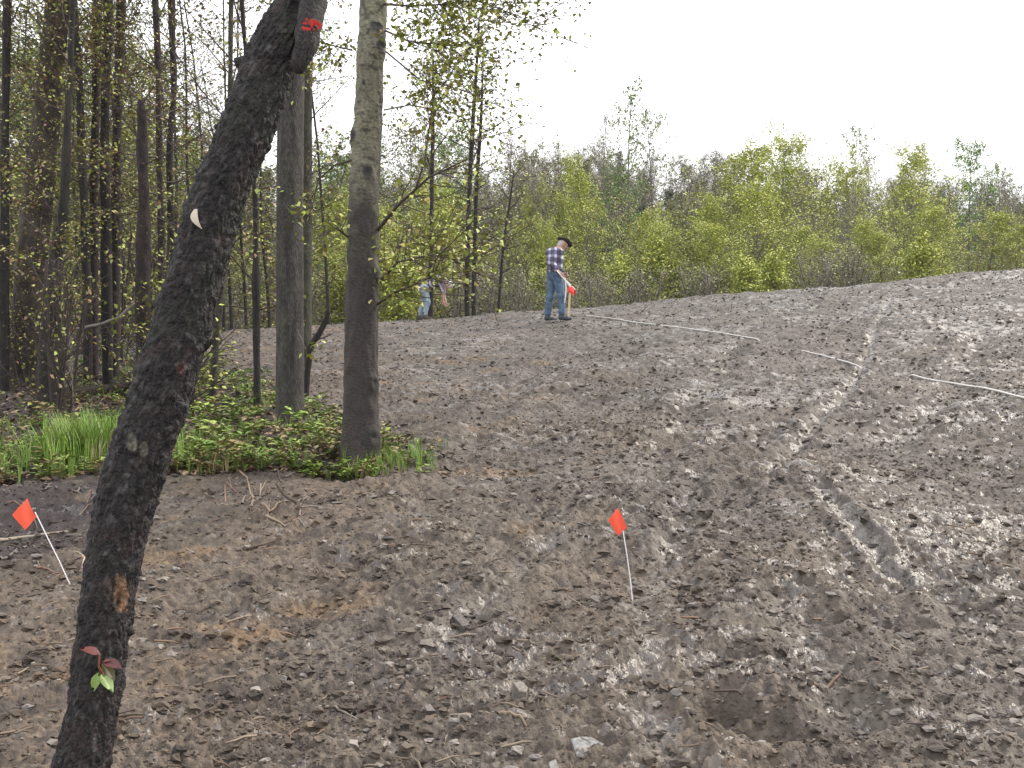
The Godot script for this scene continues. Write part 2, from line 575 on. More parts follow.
func far_trees() -> void:
	var taupe := Color(0.17, 0.145, 0.13)
	var pale := Color(0.24, 0.215, 0.195)
	var YG := [Color(0.44, 0.46, 0.085), Color(0.36, 0.42, 0.07), Color(0.48, 0.47, 0.12), Color(0.30, 0.37, 0.06)]
	var GR := [Color(0.18, 0.29, 0.07), Color(0.23, 0.33, 0.08), Color(0.15, 0.24, 0.06)]
	var OL := [Color(0.20, 0.22, 0.075), Color(0.15, 0.18, 0.06), Color(0.25, 0.25, 0.09), Color(0.21, 0.17, 0.09)]
	var BU := [Color(0.20, 0.155, 0.12), Color(0.17, 0.16, 0.09), Color(0.22, 0.20, 0.11)]
	var DK := [Color(0.035, 0.06, 0.03), Color(0.05, 0.075, 0.035), Color(0.03, 0.045, 0.025)]
	var kinds := {
		"bright": {"h": 9.0, "r": 0.085, "base": 0.06, "kids": [60, 7, 0], "levels": 2, "leaf_level": 2, "ratio": 0.5, "reach": 3.3, "el": [0.2, 0.85], "leaves": 38.0, "leaf": 0.10, "leaf_spread": 0.2, "cols": YG, "twig": taupe, "bark": Color(0.32, 0.30, 0.27), "shape": "full"},
		"fresh": {"h": 9.0, "r": 0.09, "base": 0.10, "kids": [44, 6, 0], "levels": 2, "leaf_level": 2, "ratio": 0.5, "reach": 3.0, "el": [0.2, 0.8], "leaves": 42.0, "leaf": 0.10, "leaf_spread": 0.15, "cols": GR, "twig": taupe, "bark": taupe, "shape": "full"},
		"olive": {"h": 9.0, "r": 0.10, "base": 0.2, "kids": [36, 6, 0], "levels": 2, "leaf_level": 2, "ratio": 0.5, "reach": 2.9, "el": [0.2, 1.0], "leaves": 36.0, "leaf": 0.095, "leaf_spread": 0.18, "cols": OL, "twig": taupe, "bark": taupe},
		"bare": {"h": 9.0, "r": 0.09, "base": 0.15, "kids": [42, 8, 5], "levels": 3, "ratio": 0.55, "reach": 2.2, "el": [0.5, 1.2], "leaves": 1.6, "leaf": 0.08, "leaf_spread": 0.1, "cols": BU, "twig": pale, "bark": pale},
		"open": {"h": 9.0, "r": 0.08, "base": 0.25, "kids": [30, 5, 0], "levels": 2, "leaf_level": 2, "ratio": 0.5, "reach": 2.2, "el": [0.5, 1.1], "leaves": 18.0, "leaf": 0.10, "leaf_spread": 0.1, "cols": OL + GR, "twig": taupe, "bark": pale},
		"conifer": {"h": 9.0, "r": 0.12, "base": 0.05, "kids": [70, 7, 0], "levels": 2, "leaf_level": 1, "ratio": 0.45, "reach": 2.2, "el": [-0.1, 0.4], "leaves": 20.0, "leaf": 0.12, "leaf_w": 0.3, "leaf_spread": 0.12, "cols": DK, "twig": Color(0.07, 0.05, 0.04), "bark": taupe, "shape": "cone"},
		"bush": {"h": 3.0, "r": 0.03, "stems": 4, "base": 0.08, "kids": [18, 5, 0], "levels": 2, "leaf_level": 2, "ratio": 0.5, "reach": 1.0, "el": [0.3, 1.1], "leaves": 24.0, "leaf": 0.09, "leaf_spread": 0.14, "cols": YG, "twig": taupe, "bark": taupe},
		"brush": {"h": 2.6, "r": 0.025, "stems": 6, "base": 0.1, "kids": [16, 6, 0], "levels": 2, "leaf_level": 2, "ratio": 0.55, "reach": 1.0, "el": [0.5, 1.2], "leaves": 3.0, "leaf": 0.07, "leaf_spread": 0.1, "cols": OL + BU, "twig": pale, "bark": taupe},
	}
	var protos := {}
	var used := {}
	for k in kinds:
		protos[k] = []
		for i in (3 if k in ["bright", "bare", "olive"] else 2):
			var T := grow(kinds[k])
			protos[k].append([T.t.mesh(M.bark), T.b.mesh(M.twig), T.l.mesh(M.leaf)])
		used[k] = 0
	var names := {"bright": "young_birch_tree", "fresh": "green_tree", "olive": "budding_tree", "bare": "bare_tree", "open": "tall_open_tree", "conifer": "dark_conifer", "bush": "leafy_bush", "brush": "bare_brush"}
	# [kind, pixel column, row of its top, depth, width factor, label]
	var rows := [
		["bright", 735, 146, 46, 1.25, "broad bright yellow-green young tree right of the grey gap behind the ridge"],
		["bright", 772, 140, 49, 1.0, "bright yellow-green tree just right of the broadest bright tree on the ridge"],
		["bright", 706, 205, 44, 0.9, "shorter bright tree leaning out at left of the broadest bright tree"],
		["bright", 800, 225, 43, 0.7, "low yellow-green tree left of the grey thicket behind the ridge"],
		["open", 846, 130, 52, 0.9, "tall slim green-topped tree rising above the grey thicket"],
		["bright", 852, 160, 50, 0.8, "yellow-green tree under the tall slim tree above the grey thicket"],
		["bare", 815, 178, 54, 0.9, "grey leafless tree in the left half of the grey thicket"],
		["bare", 838, 195, 47, 0.9, "grey leafless tree in front of the tall slim green-topped tree"],
		["bare", 868, 158, 56, 0.9, "grey twiggy tree between the tall slim tree and the ragged-topped tree"],
		["bare", 790, 180, 58, 0.9, "grey leafless tree showing behind the right shoulder of the bright pair"],
		["bright", 905, 148, 46, 0.95, "yellow-green tree with open ragged top, third bright tree from the right"],
		["open", 925, 150, 52, 0.8, "sparse-leaved tree behind the ragged-topped yellow-green tree"],
		["bright", 885, 230, 41, 0.75, "low bright bush-like tree at the ridge left of the ragged-topped tree"],
		["fresh", 966, 146, 50, 0.8, "deep green rounded tree near the right edge of the picture"],
		["olive", 945, 200, 56, 0.8, "dull olive tree between the ragged-topped tree and the deep green tree"],
		["bright", 985, 214, 41, 1.0, "low bright green tree at the ridge below the deep green tree"],
		["open", 1000, 165, 54, 0.7, "thin open tree right of the deep green tree"],
		["bare", 1022, 180, 52, 0.9, "grey bare tree at the right edge of the picture"],
		["olive", 1060, 185, 50, 1.0, "olive tree cut by the right edge of the picture"],
		["open", 630, 88, 46, 0.85, "tallest sparse-leaved tree, its thin top above the treeline right of the man"],
		["open", 655, 112, 48, 0.8, "sparse-leaved tree just right of the tallest thin tree"],
		["bare", 601, 115, 50, 0.55, "thin dead-topped tree left of the tallest sparse tree"],
		["bright", 592, 165, 44, 0.8, "yellow-green tree above and right of the man in the hat"],
		["bright", 566, 196, 47, 0.7, "yellow-green tree straight above the man in the hat"],
		["fresh", 622, 170, 50, 0.8, "mid-green tree at the foot of the tallest sparse tree"],
		["conifer", 668, 184, 64, 0.9, "dark evergreen beside the grey gap in the treeline"],
		["olive", 676, 205, 45, 0.75, "round olive-green tree left of the broad bright tree"],
		["conifer", 688, 236, 50, 0.6, "small dark evergreen in the shade left of the broad bright tree"],
		["bush", 660, 240, 40, 1.0, "yellowish bush at the ridge below the dark evergreen"],
		["bare", 505, 138, 48, 1.0, "dark grey twiggy tree left of the man, above the treeline"],
		["olive", 532, 150, 52, 0.9, "grey-green tree between the dark twiggy tree and the man"],
		["bare", 548, 170, 46, 0.8, "pale grey leafless tree right above the man's hat"],
		["olive", 480, 150, 56, 0.9, "olive tree behind the twin slender trunks"],
		["fresh", 440, 132, 54, 1.0, "green tree right of the pale knotty trunk, far behind"],
		["olive", 405, 128, 50, 1.0, "olive tree showing just right of the pale knotty trunk"],
		["bright", 425, 190, 40, 0.9, "yellow-green tree behind the bent worker"],
		["olive", 372, 150, 50, 1.0, "tall olive tree behind the pale knotty trunk"],
		["fresh", 335, 150, 46, 1.0, "green tree in the gap between the grey trunk and the knotty trunk"],
		["olive", 300, 165, 52, 1.0, "olive tree behind the smooth grey trunk"],
		["olive", 262, 172, 46, 1.1, "olive tree in the gap right of the leaning trunk"],
		["bright", 228, 205, 42, 1.0, "yellow-green tree low in the gap right of the leaning trunk"],
		["olive", 205, 130, 52, 1.2, "olive tree left of the leaning trunk, below the sky gap"],
		["olive", 165, 118, 46, 1.2, "olive tree beyond the slim stems left of the leaning trunk"],
		["bare", 185, 110, 42, 1.2, "brown twiggy tree beyond the slim stems left of the leaning trunk"],
		["olive", 120, 80, 42, 1.3, "olive tree behind the cluster of dark stems"],
		["bare", 85, 60, 38, 1.3, "brown twiggy tree behind the cluster of dark stems"],
		["olive", 40, 70, 44, 1.3, "olive tree behind the thick leafy trunk at the left"],
		["olive", -10, 80, 40, 1.3, "olive tree at the left edge of the picture"],
		["olive", 15, 20, 34, 1.4, "tall olive tree behind the slim stem at the left edge"],
		["fresh", 65, 50, 36, 1.3, "green tree behind the short dark trunk at the left"],
		["olive", 105, 30, 33, 1.3, "tall olive tree close behind the cluster of three stems"],
		["bright", 140, 120, 37, 1.2, "yellow-green tree behind the dead snag"],
		["fresh", 180, 150, 40, 1.2, "green tree left of the leaning trunk behind the slim stems"],
		["bright", 60, 170, 33, 1.2, "yellow-green tree low behind the short dark trunk"],
		["olive", 240, 150, 44, 1.1, "olive tree just right of the leaning trunk's middle"],
		["olive", 148, 60, 45, 1.2, "tall olive tree far behind the dead snag"],
		["bright", 322, 200, 38, 0.9, "yellow-green tree low between the grey trunk and the knotty trunk"],
		["bright", 640, 215, 43, 0.8, "yellow-green tree at the foot of the sparse tree right of the tallest one"],
		["bright", 668, 225, 41, 0.8, "low yellow-green tree under the dark evergreen by the grey gap"],
		["bright", 750, 188, 42, 1.0, "bright tree in front of the broad bright pair"],
		["bright", 722, 222, 40, 0.9, "low bright tree in front of the broadest bright tree"],
		["bright", 830, 238, 40, 0.8, "low yellow-green tree in front of the grey thicket"],
		["bright", 862, 225, 42, 0.8, "low yellow-green tree right of the grey thicket"],
		["bright", 932, 205, 43, 0.9, "bright tree between the ragged-topped tree and the deep green tree"],
		["bright", 1012, 225, 41, 0.9, "bright low tree at the right edge of the picture"],
		["bright", 545, 225, 42, 0.7, "yellow-green tree behind the man's left shoulder"],
		["bright", 450, 205, 38, 0.8, "yellow-green tree left of the twin slender trunks"],
		["bright", 380, 215, 36, 0.8, "yellow-green tree behind the pale knotty trunk"],
		["bright", 520, 190, 46, 0.8, "yellow-green tree between the twin slender trunks and the man"],
		["olive", 585, 160, 54, 0.9, "olive tree left of the dead-topped thin tree"],
		["brush", 520, 268, 36, 1.0, "bare brush at the ridge left of the man"],
		["brush", 600, 266, 36, 1.0, "bare brush at the ridge right of the man"],
		["brush", 640, 262, 37, 1.2, "bare brush at the ridge under the tallest sparse tree"],
		["bush", 618, 252, 40, 0.9, "leafy bush at the ridge just right of the man"],
		["brush", 560, 262, 38, 1.1, "pale bare brush right behind the man"],
		["brush", 485, 262, 36, 1.1, "bare brush behind the twin slender trunks"],
		["bush", 540, 255, 42, 0.9, "leafy bush just left of the man"],
		["brush", 820, 245, 38, 1.2, "bare brush at the foot of the grey thicket"],
		["brush", 850, 240, 39, 1.2, "bare brush at the foot of the tall slim green-topped tree"],
		["bush", 745, 255, 37, 1.0, "low leafy bush at the foot of the broad bright tree"],
		["bush", 925, 232, 38, 1.0, "low leafy bush at the foot of the ragged-topped tree"],
		["brush", 700, 258, 38, 1.2, "bare brush left of the broad bright tree's foot"],
		["bush", 775, 250, 38, 0.9, "low leafy bush right of the broad bright tree's foot"],
		["brush", 455, 255, 35, 1.3, "bare brush behind the bent worker"],
		["brush", 300, 270, 34, 1.4, "bare brush behind the smooth grey trunk"],
		["brush", 225, 268, 34, 1.4, "bare brush in the gap right of the leaning trunk"],
		["bush", 335, 262, 36, 1.2, "leafy bush between the grey trunk and the knotty trunk"],
		["bush", 400, 255, 34, 1.2, "leafy bush left of the bent worker"],
	]
	for r in rows:
		var k: String = r[0]
		var depth: float = r[3]
		var where := spot(r[1], depth)
		var top := at(r[1], r[2], depth).y
		var h := top - where.y
		var cfg: Dictionary = kinds[k]
		var s: float = h / cfg.h
		var set_: Array = protos[k][used[k] % protos[k].size()]
		used[k] += 1
		var o := thing(names[k], r[5], "bush" if k in ["bush", "brush"] else "tree", where)
		part("trunk", set_[0], o); part("branches", set_[1], o).set_meta("kind", "stuff"); part("crown", set_[2], o)
		var wf: float = r[4]
		var sx := lerpf(s, 1.0, 0.4) * wf
		o.basis = Basis(Vector3.UP, rng.randf() * TAU).scaled(Vector3(sx, s, sx))
	# the far wood on the hill reads as one mass
	for kind in 3:
		var k: String = ["bare", "conifer", "olive"][kind]
		var set_: Array = protos[k][1]
		var xt := []; var xc := []; var cc := []
		for i in [230, 40, 230][kind]:
			var d := rng.randf_range(70.0, 150.0)
			var x := rng.randf_range(-0.62, 0.62) * d
			var s := rng.randf_range(0.75, 1.25)
			var bs := Basis(Vector3.UP, rng.randf() * TAU).scaled(Vector3(s * 1.2, s, s * 1.2))
			xt.append(Transform3D(bs, Vector3(x, gbase(x, -d) - 0.2, -d)))
			cc.append([Color(0.42, 0.36, 0.34), Color(1, 1, 1), Color(0.75, 0.72, 0.7)][kind] * rng.randf_range(0.8, 1.15))
			cc[-1].a = 1
		var what: String = ["far_bare_wood", "far_evergreen_wood", "far_budding_wood"][kind]
		var says: String = ["grey-brown leafless wood on the far hill", "scattered dark evergreens on the far hill", "dull olive budding wood on the far hill"][kind]
		var both := ArrayMesh.new()
		for q in 3:
			both.add_surface_from_arrays(Mesh.PRIMITIVE_TRIANGLES, set_[q].surface_get_arrays(0))
			both.surface_set_material(q, [M.twig, M.twig, M.leaf][q])
		scatter(what, both, xt, cc, says, "wood")

# ---------------------------------------------------------------- near trunks
# a trunk of rings with its own bumps; col(u, t) gives its colour; knots: [t, angle, size, height]
func bumpy(b: Mb, pts: PackedVector3Array, rad: PackedFloat32Array, sides: int, rings: int, disp: Callable, col: Callable) -> void:
	var s0 := b.v.size()
	var d := (pts[1] - pts[0]).normalized()
	var a := (Vector3(0, 0, 1) - d * d.z).normalized()
	var total := 0.0
	var cum := PackedFloat32Array([0.0])
	for i in pts.size() - 1:
		total += pts[i].distance_to(pts[i + 1])
		cum.append(total)
	var seg := 0
	for i in rings + 1:
		var t := float(i) / rings
		while seg < pts.size() - 2 and cum[seg + 1] < t * total: seg += 1
		var ft := (seg + clampf((t * total - cum[seg]) / (cum[seg + 1] - cum[seg]), 0.0, 1.0)) / (pts.size() - 1.0)
		var p := curved(pts, ft)
		var q := curved(pts, minf(1.0, ft + 0.02)) - curved(pts, maxf(0.0, ft - 0.02))
		d = q.normalized()
		a = (a - d * a.dot(d)).normalized()
		var e := d.cross(a)
		var fr := ft * (rad.size() - 1)
		var k := mini(int(fr), rad.size() - 2)
		var r := lerpf(rad[k], rad[k + 1], fr - k)
		for j in sides:
			var th := TAU * j / sides
			var o := a * cos(th) + e * sin(th)
			var h: float = disp.call(th, t, total, r)
			b.v.append(p + o * (r + h)); b.n.append(o)
			b.c.append(col.call(th, t, total, h, b.v[-1]))
	for i in rings:
		for j in sides:
			var j1 := (j + 1) % sides
			var q := s0 + i * sides
			b.tri(q + j, q + sides + j, q + j1)
			b.tri(q + j1, q + sides + j, q + sides + j1)
	for i in rings + 1:
		var i0 := maxi(0, i - 1); var i1 := mini(rings, i + 1)
		for j in sides:
			var up := b.v[s0 + i1 * sides + j] - b.v[s0 + i0 * sides + j]
			var rt := b.v[s0 + i * sides + (j + 1) % sides] - b.v[s0 + i * sides + (j + sides - 1) % sides]
			b.n[s0 + i * sides + j] = rt.cross(up).normalized()

func stub(b: Mb, p: Vector3, d: Vector3, length: float, r: float, col: Color) -> void:
	var pts := wander(p - d.normalized() * (0.035 + r), d, length * 0.8 + 0.035 + r, 6, 0.08, 0.02)
	bumpy(b, pts, PackedFloat32Array([r * 0.4, r * 1.2, r * 1.15, r * 1.05, r * 0.9, r * 0.65, 0.001]), 16, 24, func(th: float, t: float, total: float, q: float) -> float: return 0.25 * q * n_bark.get_noise_3d(cos(th) * 0.15, t * total * 1.5, sin(th) * 0.15), func(th: float, t: float, total: float, h: float, at_: Vector3) -> Color: return col * (0.8 + 0.5 * n_bark.get_noise_2d(th, t * 4.0)))

func leaning_tree() -> void:
	var D := 2.85
	var base := spot(66, D)
	var px := [[66, 830], [76, 790], [91, 720], [103, 640], [113, 560], [133, 475], [164, 385], [194, 285], [214, 210], [243, 135], [268, 70], [300, 0], [340, -90], [400, -230]]
	var pts := PackedVector3Array()
	for i in px.size():
		pts.append(at(px[i][0], px[i][1], D + 0.02 * i) - base)
	pts[0].y = minf(pts[0].y, -0.15)
	var wid := [68, 64, 58, 58, 63, 69, 70, 67, 65, 63, 61, 55, 50, 40]
	var rad := PackedFloat32Array()
	for w in wid: rad.append(w * 0.5 / F * D * 0.93)
	var o := thing("leaning_tree", "dark rough-barked tree trunk leaning across the left foreground", "tree", base)
	var b := Mb.new()
	var disp := func(th: float, t: float, total: float, r: float) -> float:
		var y := t * total
		var c := Vector3(cos(th) * r, y * 0.42, sin(th) * r)
		var wv := Vector3(n_bark.get_noise_3dv(c * 2.0), n_bark.get_noise_3dv(c * 2.0 + Vector3(9, 4, 2)), 0) * 0.022
		var cell := n_plate.get_noise_3dv((c + wv) * 1.0)
		var h := clampf(cell + 0.97, 0.0, 0.45) * 0.016 - 0.004 + 0.007 * n_plate.get_noise_3dv(c * 0.45 + wv * 2.0)
		h += n_bark.get_noise_3dv(c * 0.28) * 0.010
		h += n_bark.get_noise_3dv(c * 3.2) * 0.005
		h += n_bark.get_noise_3dv(c * 1.1 + Vector3(3, 0, 0)) * 0.008
		# the split and swollen crotch near the top of the picture
		return h
	var cola := func(th: float, t: float, total: float, h: float, at_: Vector3) -> Color:
		var c := Vector3(cos(th) * 0.1, t * total, sin(th) * 0.1)
		var k := n_bark.get_noise_3dv(c * 1.6 + Vector3(20, 0, 0))
		var col := Color(0.015, 0.0125, 0.0125).lerp(Color(0.046, 0.038, 0.037), clampf(0.45 + 1.5 * k, 0.0, 1.0))
		var red := n_bark.get_noise_3dv(c * 0.9 + Vector3(0, 40, 7))
		if red > 0.2: col = col.lerp(Color(0.060, 0.036, 0.032), minf(0.7, (red - 0.2) * 3.0))
		var gy := n_bark.get_noise_3dv(c * 2.3 + Vector3(0, 80, 7))
		if gy > 0.26: col = col.lerp(Color(0.115, 0.11, 0.108), minf(0.8, (gy - 0.28) * 5.0))
		# algae on the upper left flank
		var gn := n_bark.get_noise_3dv(c * 0.6 + Vector3(60, 0, 7))
		# scars where bare wood shows, and a few lichen crusts
		var w := at_ + base - EYE
		var spx := 512.0 - w.x / w.z * F; var spy := 384.0 + w.y / w.z * F
		var jag := 0.35 * n_bark.get_noise_3dv(c * 2.0)
		if cos(th) > -0.1:
			for q in [[121, 594, 9, 20, Color(0.34, 0.19, 0.10)], [108, 588, 5, 13, Color(0.21, 0.14, 0.12)], [132, 442, 6, 12, Color(0.25, 0.25, 0.19)], [144, 449, 5, 9, Color(0.22, 0.22, 0.17)], [181, 368, 5, 9, Color(0.14, 0.07, 0.06)], [187, 408, 6, 9, Color(0.15, 0.15, 0.16)]]:
				var ex: float = (spx - q[0]) / q[2]; var ey: float = (spy - q[1]) / q[3]
				var e := sqrt(ex * ex + ey * ey) + jag
				if e < 1.0: col = col.lerp(q[4] * (0.85 + 1.2 * gy), smoothstep(1.0, 0.7, e))
		if gn > 0.05 and t > 0.45: col = col.lerp(Color(0.038, 0.043, 0.028), minf(0.6, (gn - 0.05) * 4.0))
		return col
	bumpy(b, pts, rad, 150, 760, disp, cola)
	part("trunk", b.mesh(M.rough_bark), o)
	var bk := Color(0.03, 0.025, 0.023)
	# a point dz behind the trunk's axis where it passes that row
	var f := func(x: float, y: float, dz: float) -> Vector3:
		var deep := 0.0
		for i in px.size() - 1:
			if y <= px[i][1] and y >= px[i + 1][1]: deep = 0.02 * (i + (px[i][1] - y) / float(px[i][1] - px[i + 1][1]))
		return at(x, y, D + deep + dz) - base
	for s in [[240, 62, 0.0, Vector3(-1, 0.6, 0.2), 0.025, 0.022], [199, 170, 0.0, Vector3(-1, 0.2, 0.3), 0.018, 0.013], [130, 632, 0.0, Vector3(0.9, -0.3, 0.3), 0.02, 0.018], [217, 128, 0.0, Vector3(-1, 0.2, 0.2), 0.014, 0.016], [209, 345, 0.0, Vector3(1, 0.5, 0.1), 0.03, 0.011]]:
		var sb := Mb.new()
		stub(sb, f.call(s[0], s[1], s[2]), s[3], s[4], s[5], bk)
		part("branch_stub", sb.mesh(M.rough_bark), o)
	# broken side limb hanging beside the trunk near the top, with a torn grey end
	var lb := Mb.new()
	var lp := PackedVector3Array([f.call(316, -40, -0.02), f.call(311, 10, -0.05), f.call(306, 40, -0.07), f.call(300, 62, -0.07), f.call(300, 74, -0.06)])
	bumpy(lb, lp, PackedFloat32Array([0.045, 0.042, 0.035, 0.022, 0.004]), 24, 40, func(th: float, t: float, total: float, r: float) -> float: return 0.006 * n_bark.get_noise_3d(cos(th) * 0.12, t * total, sin(th) * 0.12) * 2.0, func(th: float, t: float, total: float, h: float, at_: Vector3) -> Color: return Color(0.075, 0.071, 0.070).lerp(Color(0.03, 0.025, 0.025), clampf(0.5 + 2.0 * n_bark.get_noise_3d(th, t * 3.0, 5.0), 0.0, 1.0)))
	part("torn_limb", lb.mesh(M.rough_bark), o)
	# curled strip of pale bark standing off the left side
	var cb := Mb.new()
	var prev := []
	for i in 9:
		var t := i / 8.0
		var x := 196.0 - 3.0 * sin(t * PI) + 6.0 * t * t
		var y := 209.0 + 20.0 * t
		var w := 3.4 * sin(PI * clampf(t * 0.9 + 0.1, 0.0, 1.0)) + 0.4
		var p0: Vector3 = f.call(x - w, y, -0.088)
		var p1: Vector3 = f.call(x + w, y, -0.122 + 0.01 * t)
		if prev: cb.face([prev[0], prev[1], p1, p0], Color(0.62, 0.56, 0.44))
		prev = [p0, p1]
	part("bark_curl", cb.mesh(M.wood), o)
	# splash of red marking paint / ribbon near the top
	var rb := Mb.new()
	for i in 26:
		var x := 303.0 + rng.randf() * 17.0
		var y := 30.0 - rng.randf() * 11.0
		var c: Vector3 = f.call(x, y, -0.128 + absf(x - 308.0) * 0.0010)
		var w := rng.randf_range(1.0, 2.8) / F * D
		rb.face([c + Vector3(-w, 0, 0), c + Vector3(-w * 0.2, w, 0.002), c + Vector3(w, w * 0.3, 0), c + Vector3(w * 0.3, -w, 0.002)], Color(0.55, 0.04, 0.03))
	var pm := part("marking_ribbon", rb.mesh(M.flag_vinyl), o)
	pm.set_meta("label", "torn scrap of red marking ribbon")
	# sprout of new leaves
	var sp := Mb.new()
	var root: Vector3 = f.call(101, 676, -0.10)
	sp.tube(PackedVector3Array([root + Vector3(0, -0.01, -0.02), root + Vector3(0.0, 0.03, 0.015), root + Vector3(0.004, 0.062, 0.02)]), PackedFloat32Array([0.004, 0.003, 0.002]), 6, Color(0.20, 0.08, 0.04))
	var stem := part("sprout_stem", sp.mesh(M.twig), o)
	for q in [[101, 655, -1.0, 0.72, 0.058, Color(0.085, 0.015, 0.010)], [102, 662, 0.9, 0.45, 0.030, Color(0.09, 0.030, 0.012)], [102, 661, 1.0, -0.02, 0.068, Color(0.06, 0.013, 0.014)], [102, 664, 0.85, -0.55, 0.060, Color(0.05, 0.042, 0.010)], [99, 672, -0.25, -1.0, 0.052, Color(0.15, 0.22, 0.05)], [101, 674, 0.75, -0.55, 0.062, Color(0.22, 0.30, 0.11)]]:
		var lm := Mb.new()
		var p: Vector3 = f.call(q[0], q[1], -0.115)
		broad_leaf(lm, p, Vector3(q[2], q[3], 0.45).normalized(), Vector3(0.15, 0.9, 0.45), q[4], q[5])
		part("leaf", lm.mesh(M.leaf), stem)

func broad_leaf(b: Mb, p: Vector3, d: Vector3, up: Vector3, l: float, col: Color) -> void:
	var side := d.cross(up).normalized()
	var nn := side.cross(d).normalized()
	var prof := [0.0, 0.62, 0.95, 0.85, 0.5, 0.0]
	for i in 5:
		var t0 := i / 5.0; var t1 := (i + 1) / 5.0
		var c0 := p + d * l * t0 - nn * l * 0.25 * t0 * t0
		var c1 := p + d * l * t1 - nn * l * 0.25 * t1 * t1
		for s in [-1.0, 1.0]:
			var e0: Vector3 = c0 + side * s * l * 0.27 * prof[i] + nn * l * 0.07 * prof[i]
			var e1: Vector3 = c1 + side * s * l * 0.27 * prof[i + 1] + nn * l * 0.07 * prof[i + 1]
			if s < 0: b.face([c0, e0, e1, c1], col)
			else: b.face([c0, c1, e1, e0], col)

# a near trunk given by pixel rows at one depth
func near_trunk(called: String, label: String, depth: float, rows: Array, bark: Material, col_fn: Callable, sides: int, rings: int, amp: float, extra: Dictionary) -> Node3D:
	if extra.has("foot"): depth = -px_fine(rows[0][0], extra.foot).z
	var base := spot(rows[0][0], depth)
	var pts := PackedVector3Array(); var rad := PackedFloat32Array()
	for r in rows:
		pts.append(at(r[0], r[1], depth + r[3]) - base)
		rad.append(r[2] * 0.5 / F * depth)
	pts[0].y = -0.2
	var T := TreeKit.new()
	var fr: float = extra.get("bump_f", 1.0)
	var ys: float = extra.get("bump_y", 0.2)
	bumpy(T.t, pts, rad, sides, rings, func(th: float, t: float, total: float, r: float) -> float:
		var c := Vector3(cos(th) * r, t * total * ys, sin(th) * r)
		var h := amp * n_bark.get_noise_3dv(c * fr) + amp * 1.5 * n_bark.get_noise_3dv(c * 0.25)
		for k in extra.get("knots", []):
			var da := angle_difference(th, k[1]) * r
			var dy: float = t * total - k[0]
			var q: float = (da * da + dy * dy) / (k[2] * k[2])
			if q < 6.0: h += k[3] * (exp(-q) - 0.8 * exp(-q * 5.0))
		h += r * 0.35 * exp(-t * total * 8.0) * (1.0 + 0.5 * sin(th * 4.0 + 1.0))
		return h, col_fn)
	if extra.has("cfg"):
		var cfg: Dictionary = extra.cfg
		crown_on(T, pts, rad, cfg)
	var limbs := []
	for s in extra.get("limbs", []):
		# a limb drawn through pixel points: [[px, py, dz], ...], radius, leaves
		var lp := PackedVector3Array()
		for q in s[0]: lp.append(at(q[0], q[1], depth + q[2]) - base)
		var lm := Mb.new()
		lm.tube(lp, taper(s[1] * 0.8, s[1] * 0.2, lp.size()), 6, extra.cfg.twig)
		limbs.append(lm)
		var fine := PackedVector3Array()
		for i in 13: fine.append(along(lp, i / 12.0))
		for i in int(s[2]):
			var t := rng.randf_range(0.15, 1.0)
			var q := along(fine, t)
			var ax := (along(fine, minf(1.0, t + 0.1)) - along(fine, maxf(0.0, t - 0.1))).normalized()
			var sd := ax.cross(Vector3(rng.randf_range(-1, 1), rng.randf_range(-1, 1), rng.randf_range(-1, 1))).normalized()
			limb(T, q, (ax + sd * 0.9), s[3] * rng.randf_range(0.5, 1.2), s[1] * 0.25, extra.cfg.levels, extra.cfg.merged({"leaves": 9.0, "leaf": 0.042}, true) if s[2] > 20 else extra.cfg)
	var o := tree_node(called, T, label, base, extra.get("group", ""), bark, M.leaf)
	for lm in limbs: part("branch", lm.mesh(M.twig), o)
	return o

